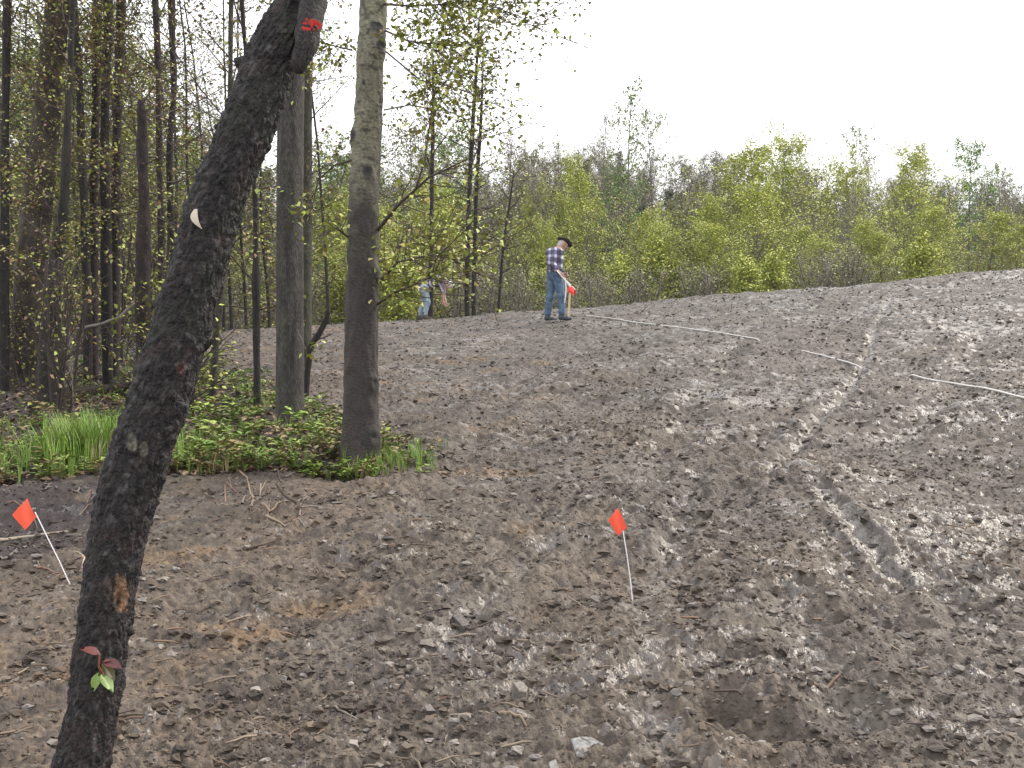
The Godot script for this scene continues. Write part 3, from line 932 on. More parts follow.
func wood() -> void:
	var LF := [Color(0.29, 0.34, 0.06), Color(0.36, 0.38, 0.08), Color(0.22, 0.27, 0.05), Color(0.34, 0.30, 0.09)]
	var BR := [Color(0.23, 0.17, 0.07), Color(0.18, 0.13, 0.065), Color(0.20, 0.21, 0.06), Color(0.20, 0.11, 0.06)]
	var dk := Color(0.055, 0.043, 0.038)
	var maple := {"base": 0.5, "kids": [20, 5, 4], "levels": 3, "leaf_level": 2, "ratio": 0.55, "reach": 3.0, "el": [0.1, 0.9], "leaves": 4.0, "leaf": 0.07, "leaf_spread": 0.1, "cols": LF, "twig": dk, "limb_r": 0.03, "fwd": 0.9}
	# pale knotty trunk
	var knotty := func(th: float, t: float, total: float, h: float, at_: Vector3) -> Color:
		var y := t * total
		var c := Vector3(cos(th) * 0.16, y, sin(th) * 0.16)
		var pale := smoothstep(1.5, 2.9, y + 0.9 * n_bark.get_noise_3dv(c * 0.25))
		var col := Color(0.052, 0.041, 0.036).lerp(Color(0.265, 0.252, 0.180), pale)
		var k := n_bark.get_noise_3d(c.x * 0.8, y * 3.0, c.z * 0.8)
		if k > 0.10: col = col.lerp(Color(0.05, 0.042, 0.036), minf(0.85, (k - 0.10) * 5.0))
		var g := n_bark.get_noise_3dv(c * 0.5 + Vector3(30, 0, 0))
		col = col.lerp(Color(0.20, 0.21, 0.12), clampf(g * 1.6, 0.0, 0.5) * pale)
		for q in [[3.34, 0.5, 0.10], [3.18, 0.9, 0.08], [2.52, -1.2, 0.09], [2.27, 0.3, 0.07], [2.9, -0.3, 0.03], [1.55, 0.9, 0.06], [0.75, 0.9, 0.10], [0.35, 0.7, 0.13]]:
			var da := angle_difference(th, q[1]) * 0.16
			var dy: float = (y - q[0]) * 1.3
			var e: float = sqrt(da * da + dy * dy) / q[2]
			if e < 1.0: col = col.lerp(Color(0.035, 0.03, 0.027), smoothstep(1.0, 0.55, e))
		return col
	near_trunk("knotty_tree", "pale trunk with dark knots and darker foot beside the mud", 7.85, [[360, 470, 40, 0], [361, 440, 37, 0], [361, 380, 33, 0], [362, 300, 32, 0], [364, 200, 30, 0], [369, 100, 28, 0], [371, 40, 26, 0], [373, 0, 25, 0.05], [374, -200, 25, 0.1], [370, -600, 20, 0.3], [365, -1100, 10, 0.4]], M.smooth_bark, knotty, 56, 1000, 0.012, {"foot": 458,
		"bump_f": 2.2, "bump_y": 0.3, "knots": [[3.34, 0.5, 0.08, 0.02], [3.18, 1.2, 0.07, 0.03], [2.52, -1.4, 0.06, 0.035], [2.27, 0.3, 0.05, 0.015], [1.55, 1.3, 0.05, 0.02], [0.75, 1.0, 0.06, 0.03], [0.35, 0.9, 0.08, 0.03]],
		"cfg": maple.merged({"reach": 2.4, "base": 0.74, "kids": [16, 5, 4], "leaves": 6.0, "limb_r": 0.011, "leaf": 0.05}, true),
		"limbs": [
			[[[376, 305, 0], [396, 292, -0.2], [420, 282, -0.4], [445, 270, -0.5]], 0.014, 24, 0.32],
			[[[376, 285, 0], [398, 262, -0.2], [430, 255, -0.5], [470, 262, -0.6]], 0.014, 42, 0.45],
			[[[376, 232, 0], [398, 205, -0.3], [428, 178, -0.6], [470, 158, -0.8]], 0.018, 16, 0.4],
			[[[416, 188, -0.5], [425, 160, -0.6], [430, 120, -0.6], [436, 85, -0.7]], 0.010, 14, 0.35],
			[[[380, 262, 0], [410, 240, 0.3], [440, 232, 0.5], [470, 215, 0.6]], 0.011, 36, 0.42],
			[[[352, 160, 0], [335, 165, 0.3], [318, 180, 0.5], [312, 210, 0.6]], 0.012, 8, 0.3],
			[[[384, 4, 0], [410, 6, -0.3], [450, 4, -0.6], [520, -4, -0.9]], 0.012, 80, 0.5],
			[[[384, -30, 0], [430, -10, 0.3], [480, 20, 0.6], [540, 26, 0.8]], 0.011, 80, 0.5],
			[[[384, 110, 0], [410, 105, 0.5], [450, 112, 0.9], [490, 130, 1.2]], 0.009, 50, 0.45],
			[[[384, 30, 0], [410, 42, -0.3], [440, 44, -0.5], [470, 60, -0.7]], 0.010, 70, 0.45],
			[[[384, 50, 0], [420, 80, 0.4], [445, 85, 0.8], [480, 95, 1.0]], 0.009, 70, 0.5],
			[[[352, 50, 0], [330, 45, 0.4], [310, 52, 0.6]], 0.009, 30, 0.4],
			[[[352, 240, 0], [336, 228, -0.2], [318, 236, -0.3]], 0.012, 14, 0.3]]})
	# smooth grey trunk
	var grey := func(th: float, t: float, total: float, h: float, at_: Vector3) -> Color:
		var c := Vector3(cos(th) * 0.14, t * total, sin(th) * 0.14)
		var k := n_bark.get_noise_3d(c.x * 1.2, c.y * 0.25, c.z * 1.2)
		var col := Color(0.062, 0.054, 0.050).lerp(Color(0.120, 0.108, 0.101), clampf(0.5 + 1.6 * k, 0.0, 1.0))
		var g := n_bark.get_noise_3d(c.x * 0.6 + 20.0, c.y * 0.5, c.z * 0.6)
		return col.lerp(Color(0.11, 0.118, 0.08), clampf(g * 2.0, 0.0, 0.55))
	near_trunk("grey_tree", "smooth grey trunk standing straight beside the leaning trunk", 9.35, [[290, 432, 32, 0], [290, 410, 28, 0], [290, 350, 27, 0], [290, 200, 26, 0], [291, 100, 25, 0], [293, 0, 24, 0], [296, -300, 22, 0.1], [300, -800, 10, 0.2]], M.bark, grey, 40, 300, 0.008, {"foot": 427, "bump_f": 1.2, "bump_y": 0.12, "cfg": maple.merged({"base": 0.78, "kids": [14, 5, 4], "limb_r": 0.012}, true), "limbs": [[[[297, 330, -0.1], [306, 350, -0.3], [318, 330, -0.4]], 0.008, 3, 0.2]]})
	# thin stems: [label, depth, rows, tint, bark kind, leaf colours, reach, crown base]
	var dark := func(th: float, t: float, total: float, h: float, at_: Vector3) -> Color:
		var k := n_bark.get_noise_3d(cos(th) * 0.1, t * total * 0.5, sin(th) * 0.1)
		return Color(0.024, 0.020, 0.018).lerp(Color(0.052, 0.043, 0.039), clampf(0.5 + 1.8 * k, 0.0, 1.0))
	var ruddy := func(th: float, t: float, total: float, h: float, at_: Vector3) -> Color:
		var k := n_bark.get_noise_3d(cos(th) * 0.1, t * total * 0.7, sin(th) * 0.1)
		return Color(0.034, 0.022, 0.021).lerp(Color(0.064, 0.041, 0.039), clampf(0.5 + 1.8 * k, 0.0, 1.0))
	var tan_ := func(th: float, t: float, total: float, h: float, at_: Vector3) -> Color:
		var k := n_bark.get_noise_3d(cos(th) * 0.12, t * total * 0.8, sin(th) * 0.12)
		return Color(0.070, 0.052, 0.040).lerp(Color(0.15, 0.118, 0.085), clampf(0.5 + 1.8 * k, 0.0, 1.0))
	var mossy := func(th: float, t: float, total: float, h: float, at_: Vector3) -> Color:
		var k := n_bark.get_noise_3d(cos(th) * 0.1, t * total * 0.7, sin(th) * 0.1)
		return Color(0.070, 0.066, 0.048).lerp(Color(0.12, 0.125, 0.075), clampf(0.5 + 1.8 * k, 0.0, 1.0))
	var thin := maple.merged({"reach": 1.6, "kids": [16, 4, 3], "leaves": 7.0, "leaf": 0.045, "cols": LF + BR, "base": 0.3, "limb_r": 0.009}, true)
	near_trunk("leafy_stemmed_tree", "thick brown trunk leaning right at the left, wrapped in small leaves", 13.0, [[20, 402, 34, 0], [26, 340, 31, 0], [33, 250, 29, 0], [43, 150, 27, 0], [52, 60, 25, 0], [58, 0, 23, 0], [74, -200, 20, 0], [100, -600, 8, 0]], M.bark, tan_, 24, 260, 0.020, {"cfg": thin.merged({"base": 0.08, "kids": [44, 4, 3], "reach": 1.1, "cols": BR + LF}, true)})
	near_trunk("dark_tree", "short dark trunk in the shaded wood, right of the leafy trunk", 11.2, [[47, 400, 22, 0], [48, 360, 18, 0], [52, 300, 16, 0], [57, 250, 13, 0], [64, 200, 10, 0], [68, 120, 7, 0.1], [72, 20, 5, 0.2], [76, -150, 3, 0.2]], M.bark, dark, 16, 90, 0.010, {"cfg": thin.merged({"base": 0.3, "kids": [20, 4, 3], "reach": 1.0}, true)})
	near_trunk("dead_snag", "ruddy dead snag broken off at head height left of the leaning trunk", 11.0, [[141, 396, 16, 0], [142, 360, 13, 0], [143, 280, 12, 0], [143, 200, 11, 0], [143, 150, 10, 0], [142, 108, 8, 0], [140, 99, 2, 0]], M.bark, ruddy, 18, 160, 0.026, {"cfg": thin.merged({"base": 0.55, "kids": [5, 3, 2], "leaves": 0.5}, true), "limbs": [[[[145, 112, 0], [165, 98, 0.1], [185, 97, 0.2], [205, 92, 0.3]], 0.012, 6, 0.3], [[[141, 330, 0], [128, 345, 0.1], [112, 338, 0.2]], 0.012, 3, 0.2]]})
	var stems := [
		["slim dark stem at the very left edge of the picture", 12.5, [[4, 396, 11, 0], [4, 300, 9, 0], [5, 150, 8, 0], [7, 0, 7, 0], [10, -300, 4, 0]], dark],
		["slim dark stem left of the cluster of three stems", 12.8, [[88, 392, 10, 0], [87, 300, 8, 0], [82, 150, 8, 0], [78, 60, 7, 0], [72, -20, 6, 0], [62, -300, 4, 0]], dark],
		["left stem of the cluster of three dark stems", 13.5, [[94, 386, 10, 0], [93, 250, 9, 0], [96, 100, 8, 0], [97, 0, 8, 0], [99, -300, 5, 0]], ruddy],
		["middle stem of the cluster of three dark stems", 13.2, [[108, 386, 11, 0], [106, 250, 10, 0], [105, 120, 9, 0], [108, 0, 8, 0], [110, -300, 5, 0]], dark],
		["right stem of the cluster of three dark stems", 13.8, [[114, 384, 11, 0], [115, 250, 10, 0], [118, 100, 9, 0], [121, 0, 8, 0], [128, -300, 5, 0]], ruddy],
		["slim stem just right of the dead snag", 12.4, [[163, 386, 8, 0], [162, 300, 7, 0], [160, 180, 6, 0], [158, 60, 6, 0], [152, -60, 5, 0], [146, -300, 3, 0]], ruddy],
		["slim wavy stem between the dead snag and the leaning trunk", 12.9, [[173, 384, 8, 0], [171, 250, 7, 0], [170, 150, 6, 0], [174, 80, 6, 0], [172, 0, 5, 0], [178, -300, 3, 0]], dark],
		["slender black sapling left of the smooth grey trunk", 10.2, [[258, 424, 8, 0], [257, 380, 7, 0], [256, 300, 6, 0], [255, 200, 5, 0], [250, 100, 4, 0], [242, 0, 4, 0], [236, -200, 2, 0]], dark],
		["mossy slender stem close behind the leaning trunk", 11.5, [[212, 398, 8, 0], [216, 340, 7, 0], [222, 280, 6, 0], [228, 200, 6, 0], [230, 100, 5, 0], [232, -100, 3, 0]], mossy],
		["slim trunk close behind the smooth grey trunk's right side", 14.5, [[304, 372, 15, 0], [305, 300, 13, 0], [306, 200, 12, 0], [307, 100, 11, 0], [307, 40, 11, 0], [308, -100, 9, 0], [310, -400, 5, 0]], mossy],
		["short leaning dead stem right of the smooth grey trunk", 11.5, [[304, 372, 7, 0], [310, 352, 6, 0], [318, 336, 5, 0], [326, 320, 4, 0], [328, 312, 3, 0]], dark],
	]
	for s in stems:
		var cf := thin
		if "dead stem" in s[0]: cf = thin.merged({"kids": [2, 1, 1], "leaves": 0.0, "reach": 0.3}, true)
		near_trunk("slim_tree", s[0], s[1], s[2], M.bark, s[3], 12, 120, 0.012, {"cfg": cf, "group": "slim stems in the wood at the left"})
	# trees at the crest right of the knotty trunk
	var crest := maple.merged({"reach": 2.2, "kids": [15, 4, 3], "leaves": 3.0, "leaf": 0.085, "leaf_spread": 0.15, "base": 0.3, "limb_r": 0.02}, true)
	near_trunk("twin_trunk_tree", "left of the twin slender trunks left of the man", 30.0, [[468, 345, 6, 0], [467, 280, 5, 0], [470, 180, 4.5, 0], [473, 120, 4, 0], [477, 60, 3, 0], [479, 20, 2, 0]], M.bark, dark, 8, 40, 0.006, {"cfg": crest, "group": "slender trees at the crest"})
	near_trunk("twin_trunk_tree", "right of the twin slender trunks left of the man", 30.4, [[474, 345, 5, 0], [474, 280, 4.5, 0], [477, 180, 4, 0], [481, 120, 3, 0], [483, 55, 2, 0]], M.bark, dark, 8, 40, 0.006, {"cfg": crest, "group": "slender trees at the crest"})
	near_trunk("slender_tree", "single slender tree between the knotty trunk and the twin trunks", 29.0, [[430, 348, 6, 0], [431, 280, 5, 0], [432, 180, 4, 0], [433, 110, 3, 0], [433, 55, 2, 0]], M.bark, dark, 8, 40, 0.006, {"cfg": crest.merged({"base": 0.15}, true), "group": "slender trees at the crest"})
	near_trunk("slender_tree", "thin dark sapling just right of the twin slender trunks", 28.5, [[497, 335, 3.4, 0], [500, 290, 3, 0], [504, 240, 2.5, 0], [511, 195, 2, 0], [514, 170, 1, 0]], M.bark, dark, 8, 40, 0.006, {"cfg": crest.merged({"reach": 1.3, "leaves": 2.0}, true), "group": "slender trees at the crest"})
	# deeper stems that nothing tells apart
	var protos := []
	for i in 4:
		var cfg := thin.merged({"h": 10.0, "r": 0.05, "bark": [Color(0.036, 0.029, 0.025), Color(0.05, 0.044, 0.033), Color(0.04, 0.029, 0.027), Color(0.055, 0.048, 0.041)][i], "twig": Color(0.042, 0.033, 0.029), "base": 0.10, "kids": [30, 5, 3], "reach": 1.7, "leaves": 4.5, "cols": (BR + LF) if i % 2 else LF, "trunk_jit": 0.06}, true)
		var T := grow(cfg)
		protos.append([T.t.mesh(M.bark), T.b.mesh(M.twig), T.l.mesh(M.leaf)])
	for i in 24:
		var px := -70.0 + 405.0 * fmod(i * 0.618034 + 0.13, 1.0)
		var depth := 14.5 + 15.0 * fmod(i * 0.381, 1.0)
		if px > 200.0: depth = maxf(depth, 27.5)
		var o := thing("wood_stem", "slender shaded tree deep in the wood behind the near trunks" if px < 200 else "slender tree at the wood's far side seen right of the leaning trunk", "tree", spot(px, depth), "slender trees deep in the wood" if px < 200 else "slender trees at the wood's far side")
		var set_: Array = protos[i % 4]
		part("trunk", set_[0], o); part("branches", set_[1], o).set_meta("kind", "stuff"); part("crown", set_[2], o)
		o.basis = Basis(Vector3.UP, i * 1.7).scaled(Vector3(1, rng.randf_range(0.7, 1.2), 1))
	# shrubs under the trees
	var sh := []
	for i in 3:
		var cfg := {"h": 1.5, "r": 0.012, "stems": 6, "base": 0.1, "kids": [12, 4, 0], "levels": 2, "leaf_level": 2, "ratio": 0.55, "reach": 0.6, "el": [0.3, 1.1], "leaves": [2.2, 1.4, 3.2][i], "leaf": 0.045, "leaf_spread": 0.07, "cols": [LF, LF + BR, LF][i], "twig": Color(0.05, 0.038, 0.032), "bark": Color(0.05, 0.038, 0.032)}
		var T := grow(cfg)
		sh.append([T.t.mesh(M.twig), T.b.mesh(M.twig), T.l.mesh(M.leaf)])
	for i in 11:
		var px := -60.0 + 250.0 * fmod(i * 0.618034, 1.0)
		var depth := 9.6 + 11.0 * fmod(i * 0.755, 1.0)
		if px > 120: depth = maxf(depth, 10.5) 
		var o := thing("understory_shrub", "twiggy small-leaved shrub in the undergrowth left of the leaning trunk", "shrub", spot(px, depth), "shrubs in the undergrowth")
		var set_: Array = sh[i % 3]
		part("stems", set_[0], o); part("branches", set_[1], o).set_meta("kind", "stuff"); part("foliage", set_[2], o)
		var s := rng.randf_range(0.7, 1.5)
		o.basis = Basis(Vector3.UP, i * 2.1).scaled(Vector3(s, s * rng.randf_range(0.7, 1.4), s))

# ---------------------------------------------------------------- undergrowth
func undergrowth() -> void:
	# grass blades
	var b := Mb.new()
	for i in 9:
		var az := rng.randf() * TAU
		var l := rng.randf_range(0.6, 1.0)
		var out := Vector3(cos(az), 0, sin(az))
		var sd := Vector3(-sin(az), 0, cos(az))
		var p := out * rng.randf() * 0.12
		var q: Vector3 = p + out * 0.12 * l + Vector3.UP * 0.6 * l
		var tip: Vector3 = p + out * 0.4 * l + Vector3.UP * 0.95 * l
		var c := Color(1, 1, 1) * rng.randf_range(0.75, 1.15); c.a = 1
		b.face([p - sd * 0.011, p + sd * 0.011, q + sd * 0.009, q - sd * 0.009], c)
		b.face([q - sd * 0.009, q + sd * 0.009, tip], c)
	var gm := b.mesh(M.grass)
	# leafy weed
	var wb := Mb.new()
	for i in 14:
		var az := i * 2.4
		var h := rng.randf_range(0.15, 1.0)
		var out := Vector3(cos(az), rng.randf_range(-0.1, 0.5), sin(az)).normalized()
		wb.leaf(Vector3(0, h, 0) + out * 0.08, out, Vector3(rng.randf_range(-0.4, 0.4), 1, rng.randf_range(-0.4, 0.4)).normalized(), rng.randf_range(0.28, 0.5), rng.randf_range(0.18, 0.3), Color.WHITE * rng.randf_range(0.75, 1.1))
	wb.tube(PackedVector3Array([Vector3.ZERO, Vector3(0.02, 0.5, 0), Vector3(0, 1, 0.02)]), PackedFloat32Array([0.018, 0.014, 0.008]), 3, Color(0.5, 0.4, 0.4))
	var wm := wb.mesh(M.leaf)
	# dead leaf
	var db := Mb.new()
	db.leaf(Vector3(-0.5, 0, 0), Vector3(1, 0.1, 0), Vector3.UP, 1.0, 0.6, Color.WHITE)
	var dm := db.mesh(M.leaf)
	var gx := []; var gc := []; var wx := []; var wc := []; var dx := []; var dc := []
	var tries := 0
	while tries < 26000:
		tries += 1
		var d := 7.2 + 9.0 * pow(rng.randf(), 1.4)
		var x := rng.randf_range(-0.60, -0.06) * d
		var e := wood_edge(x, d)
		if e < -0.04 and (e < -0.6 or rng.randf() > 0.30 * (1.0 + e / 0.6) * (1.0 + e / 0.6)): continue
		var pch := n_mid.get_noise_2d(x * 2.2 + 12.0, d * 2.2)
		var lush := smoothstep(3.6, 0.4, e) * (1.0 if x > -5.2 else 0.8)
		var p := Vector3(x, gh(x, -d) - 0.01, -d)
		var roll := rng.randf()
		if roll < 0.14 and pch > 0.0 and rng.randf() < lush:
			var s := rng.randf_range(0.07, 0.18)
			gx.append(Transform3D(Basis(Vector3.UP, rng.randf() * TAU).scaled(Vector3(s, s * rng.randf_range(0.8, 1.3), s)), p))
			var c := Color(0.13, 0.20, 0.03).lerp(Color(0.24, 0.28, 0.06), rng.randf())
			if rng.randf() < 0.25: c = Color(0.30, 0.24, 0.13)
			gc.append(c)
		elif roll < 0.55 and pch > -0.04 and rng.randf() < lush * (0.75 if pch < 0.1 else 0.5):
			var s := rng.randf_range(0.05, 0.13) * (1.8 if rng.randf() < 0.10 else 1.0)
			wx.append(Transform3D(Basis(Vector3.UP, rng.randf() * TAU).scaled(Vector3(s, s * rng.randf_range(0.7, 1.2), s)), p))
			var c: Color = [Color(0.20, 0.30, 0.045), Color(0.27, 0.34, 0.07), Color(0.14, 0.22, 0.035), Color(0.23, 0.18, 0.07)][rng.randi() % 4]
			wc.append(c * rng.randf_range(0.8, 1.2)); wc[-1].a = 1
		elif roll > 0.7:
			var s := rng.randf_range(0.04, 0.09)
			dx.append(Transform3D(Basis.from_euler(Vector3(rng.randf_range(-0.6, 0.6), rng.randf() * TAU, rng.randf_range(-0.6, 0.6))).scaled(Vector3(s, s, s)), p + Vector3(0, 0.02, 0)))
			var c: Color = [Color(0.20, 0.12, 0.065), Color(0.13, 0.085, 0.05), Color(0.27, 0.19, 0.11), Color(0.09, 0.06, 0.04)][rng.randi() % 4]
			dc.append(c)
	# tall bright tuft left of the leaning trunk, and one right of the knotty trunk's foot
	for t in [[92, 460, 230, 0.40, 0.42], [388, 466, 110, 0.34, 0.19], [20, 462, 40, 0.6, 0.22], [195, 440, 60, 0.6, 0.18]]:
		var c0 := px_ground(t[0], t[1])
		for i in t[2]:
			var x: float = c0.x + rng.randfn(0.0, 0.5) * t[3]
			var z: float = c0.z + rng.randfn(0.0, 0.5) * t[3] * 0.8
			var s: float = t[4] * rng.randf_range(0.6, 1.1)
			gx.append(Transform3D(Basis(Vector3.UP, rng.randf() * TAU).scaled(Vector3(s * 0.8, s, s * 0.8)), Vector3(x, gh(x, z) - 0.01, z)))
			gc.append(Color(0.12, 0.23, 0.025).lerp(Color(0.22, 0.33, 0.05), rng.randf()) if rng.randf() > 0.08 else Color(0.27, 0.22, 0.12))
	scatter("grass", gm, gx, gc, "bright green grass along the edge of the wood", "grass")
	scatter("leafy_weeds", wm, wx, wc, "low leafy weeds along the edge of the wood", "weeds")
	scatter("fallen_leaves", dm, dx, dc, "brown fallen leaves on the floor of the wood", "leaves")

# ---------------------------------------------------------------- sticks, logs, stones
func stick(called: String, label: String, pix: Array, r: float, col: Color, group := "", category := "stick") -> Node3D:
	var base := px_ground(pix[0][0], pix[0][1])
	var depth := -base.z
	var pts := PackedVector3Array()
	for q in pix:
		if q.size() > 2: pts.append(at(q[0], q[1], depth + q[2]))
		else:
			var g := px_ground(q[0], q[1])
			pts.append(Vector3(g.x, gh(g.x, g.z) + r * 0.6, g.z))
	var fine := PackedVector3Array(); var rad := PackedFloat32Array()
	var k := (pts.size() - 1) * 4
	for i in k + 1:
		var fp := along(pts, float(i) / k)
		fp.y = maxf(fp.y, gh(fp.x, fp.z) + r * 0.45)
		fine.append(fp - base + Vector3(0, 0.15 * r * sin(i * 1.9), 0))
		rad.append(r * (1.0 - 0.5 * i / k) * (1.0 + 0.12 * sin(i * 2.7)))
	var b := Mb.new()
	b.tube(fine, rad, 7, col)
	var o := part(called, b.mesh(M.twig if r < 0.03 else M.bark), self)
	o.position = base
	tag(o, label, category, group)
	return o

func debris() -> void:
	var dk := Color(0.075, 0.055, 0.042); var tan_ := Color(0.19, 0.14, 0.095); var gy := Color(0.16, 0.135, 0.115)
	stick("fallen_log", "dark fallen log lying in the undergrowth left of the leaning trunk", [[48, 397], [95, 391], [135, 384], [170, 377]], 0.075, Color(0.075, 0.056, 0.046), "", "log")
	stick("fallen_log", "short dark log right of the leaning trunk in the undergrowth", [[196, 412], [222, 408], [252, 401]], 0.05, Color(0.07, 0.055, 0.045), "", "log")
	stick("dead_branch", "bleached dead branch arching up beside the dead snag", [[72, 392], [70, 330, 0.0], [98, 325, 0.0], [118, 318, 0.0], [132, 305, 0.1], [150, 297, 0.2]], 0.022, Color(0.19, 0.165, 0.145), "", "branch")
	stick("dead_branch", "dark dead branch leaning between grass and leaning trunk", [[74, 420], [73, 395, 0.0], [72, 372, 0.05]], 0.008, Color(0.17, 0.145, 0.12), "", "branch")
	stick("stick", "pale stick lying across behind the left flag", [[-6, 535], [18, 527], [46, 524], [68, 521]], 0.011, Color(0.27, 0.23, 0.175))
	stick("bent_stick", "small pale stick bent into a loop near the left flag's foot", [[70, 556], [82, 554], [85, 548], [80, 545], [74, 547]], 0.006, Color(0.36, 0.30, 0.215))
	stick("stick", "short brown stick slanting at the left edge below the flag", [[0, 553], [8, 546], [17, 540]], 0.008, gy)
	stick("stick", "dark stick standing up from the debris heap beside the weeds", [[297, 512], [285, 496, 0.0], [276, 484, 0.0]], 0.012, dk)
	stick("stick", "pale forked stick in the debris heap below the weeds", [[250, 516], [254, 504], [251, 495], [247, 484]], 0.010, tan_)
	stick("stick", "pale stick end at left of the debris heap", [[228, 472], [238, 478], [248, 484]], 0.012, Color(0.21, 0.15, 0.10))
	stick("stick", "thin pale stick lying flat right of the debris heap", [[296, 515], [315, 512], [332, 511]], 0.008, gy)
	stick("stick", "curved pale root at bottom of the debris heap", [[262, 512], [270, 518], [280, 514], [287, 507]], 0.009, tan_)
	stick("stick", "dark stick below the debris heap", [[240, 541], [258, 539], [275, 534]], 0.010, dk)
	stick("stick", "thin brown stick lying on the mud at lower right", [[812, 696], [826, 690], [840, 684]], 0.009, Color(0.15, 0.095, 0.068))
	stick("stick", "pale stick on the mud at lower middle left", [[500, 697], [513, 701], [526, 704]], 0.008, Color(0.20, 0.15, 0.105))
	stick("stick", "small pale stick standing at lower middle, left of the slab", [[470, 762], [474, 756], [477, 752]], 0.006, Color(0.32, 0.26, 0.14))
	stick("stick", "thin dark stick on the mud beside the small flat stone", [[452, 619], [470, 624], [492, 622]], 0.008, dk)
	stick("stick", "pale thin root on the mud left of the centre flag", [[318, 692], [332, 690], [346, 695], [356, 700]], 0.006, gy)
	# dark heap of turned topsoil along the wood's edge
	var rooty := []
	for i in 26:
		var px := rng.randf_range(0, 90); var py := rng.randf_range(468, 560)
		rooty.append([px, py])
	for i in rooty.size():
		var q: Array = rooty[i]
		var a := rng.randf_range(-0.7, 0.5)
		var l := rng.randf_range(8, 26)
		stick("root_scrap", "short root scrap in the dark turned soil around the left flag", [[q[0], q[1]], [q[0] + cos(a) * l * 0.5, q[1] + sin(a) * l * 0.35 - 2], [q[0] + cos(a) * l, q[1] + sin(a) * l * 0.6]], rng.randf_range(0.004, 0.009), [dk, gy, Color(0.20, 0.12, 0.09), tan_][i % 4], "root scraps around the left flag", "root")
	for i in 22:
		var px := rng.randf_range(215, 305); var py := rng.randf_range(472, 530)
		var a := rng.randf_range(-2.0, 2.0); var l := rng.randf_range(8, 24)
		stick("root_scrap", "short root scrap in the debris heap below the weeds", [[px, py], [px + cos(a) * l * 0.5, py + sin(a) * l * 0.4], [px + cos(a) * l, py + sin(a) * l * 0.7]], rng.randf_range(0.004, 0.009), [dk, gy, Color(0.20, 0.12, 0.09), Color(0.22, 0.175, 0.13)][i % 4], "root scraps in the debris heap", "root")
	# stones set in the mud are pieces of the ground
	var sm := []
	for i in 5: sm.append(lump_mesh(300 + i, [0.35, 0.5, 0.3, 0.6, 0.42][i], M.stone, 0.42))
	for i in 240:
		var d := 2.7 * pow(8.0, pow(rng.randf(), 0.9))
		var x := rng.randf_range(-0.55, 0.55) * d
		if wood_edge(x, d) > -0.3: continue
		var o := MeshInstance3D.new()
		o.name = "stone"
		o.mesh = sm[i % 5]
		var m := StandardMaterial3D.new()
		ground.add_child(o, true)
		o.material_override = stone_mats[rng.randi() % stone_mats.size()]
		var s := rng.randf_range(0.018, 0.04) * (1.0 + 0.05 * d)
		o.transform = Transform3D(Basis.from_euler(Vector3(rng.randf_range(-0.25, 0.25), rng.randf() * TAU, rng.randf_range(-0.25, 0.25))).scaled(Vector3(s * 1.5, s, s)), Vector3(x, gh(x, -d) + s * 0.08, -d))
	slab("flat_stone", "flat pale grey stone slab lying on the mud at the bottom centre", [[571, 724], [588, 719], [604, 729], [588, 740], [577, 741]], 0.016, Color(0.27, 0.28, 0.28))
	slab("flat_stone", "blocky light stone on the mud left of the slab", [[509, 664], [517, 661], [528, 673], [526, 679], [519, 678]], 0.018, Color(0.25, 0.23, 0.20))
	slab("flat_stone", "dull stone lying on the mud left of the centre flag", [[452, 613], [460, 610], [470, 622], [462, 625]], 0.014, Color(0.13, 0.12, 0.105))
	slab("flat_stone", "small pale stone at the bottom edge left of the slab", [[548, 758], [556, 756], [560, 764], [551, 767]], 0.02, Color(0.28, 0.275, 0.265))

var stone_mats: Array = []

func slab(called: String, label: String, pix: Array, thick: float, col: Color) -> void:
	var base := px_ground(pix[0][0], pix[0][1])
	var b := Mb.new()
	var lo := []; var hi := []; var ins := []
	var mid := Vector3.ZERO
	var cx := 0.0; var cy := 0.0
	for q in pix: cx += q[0] / float(pix.size()); cy += q[1] / float(pix.size())
	mid = px_ground(cx, cy)
	var yb := gh(mid.x, mid.z)
	for q in pix:
		var g := px_ground(q[0], q[1])
		var slope := (g.z - mid.z) * -0.11
		var y := yb + slope + n_fine.get_noise_2d(q[0], q[1]) * 0.012
		lo.append(Vector3(g.x, y - 0.03, g.z) - base)
		hi.append(Vector3(g.x, y + thick * 0.75, g.z) - base)
		var inn := Vector3(g.x, 0, g.z).lerp(Vector3(mid.x, 0, mid.z), 0.14)
		ins.append(Vector3(inn.x, y + thick, inn.z) - base)
	var k := pix.size()
	var ctr := Vector3.ZERO
	for p in ins: ctr += p / k
	for i in k:
		var j := (i + 1) % k
		b.face([lo[i], hi[i], hi[j], lo[j]], col * 0.9)
		b.face([hi[i], ins[i], ins[j], hi[j]], col)
		b.face([ctr, ins[j], ins[i]], col)
	var o := part(called, b.mesh(M.stone), self)
	o.position = base
	tag(o, label, "stone")

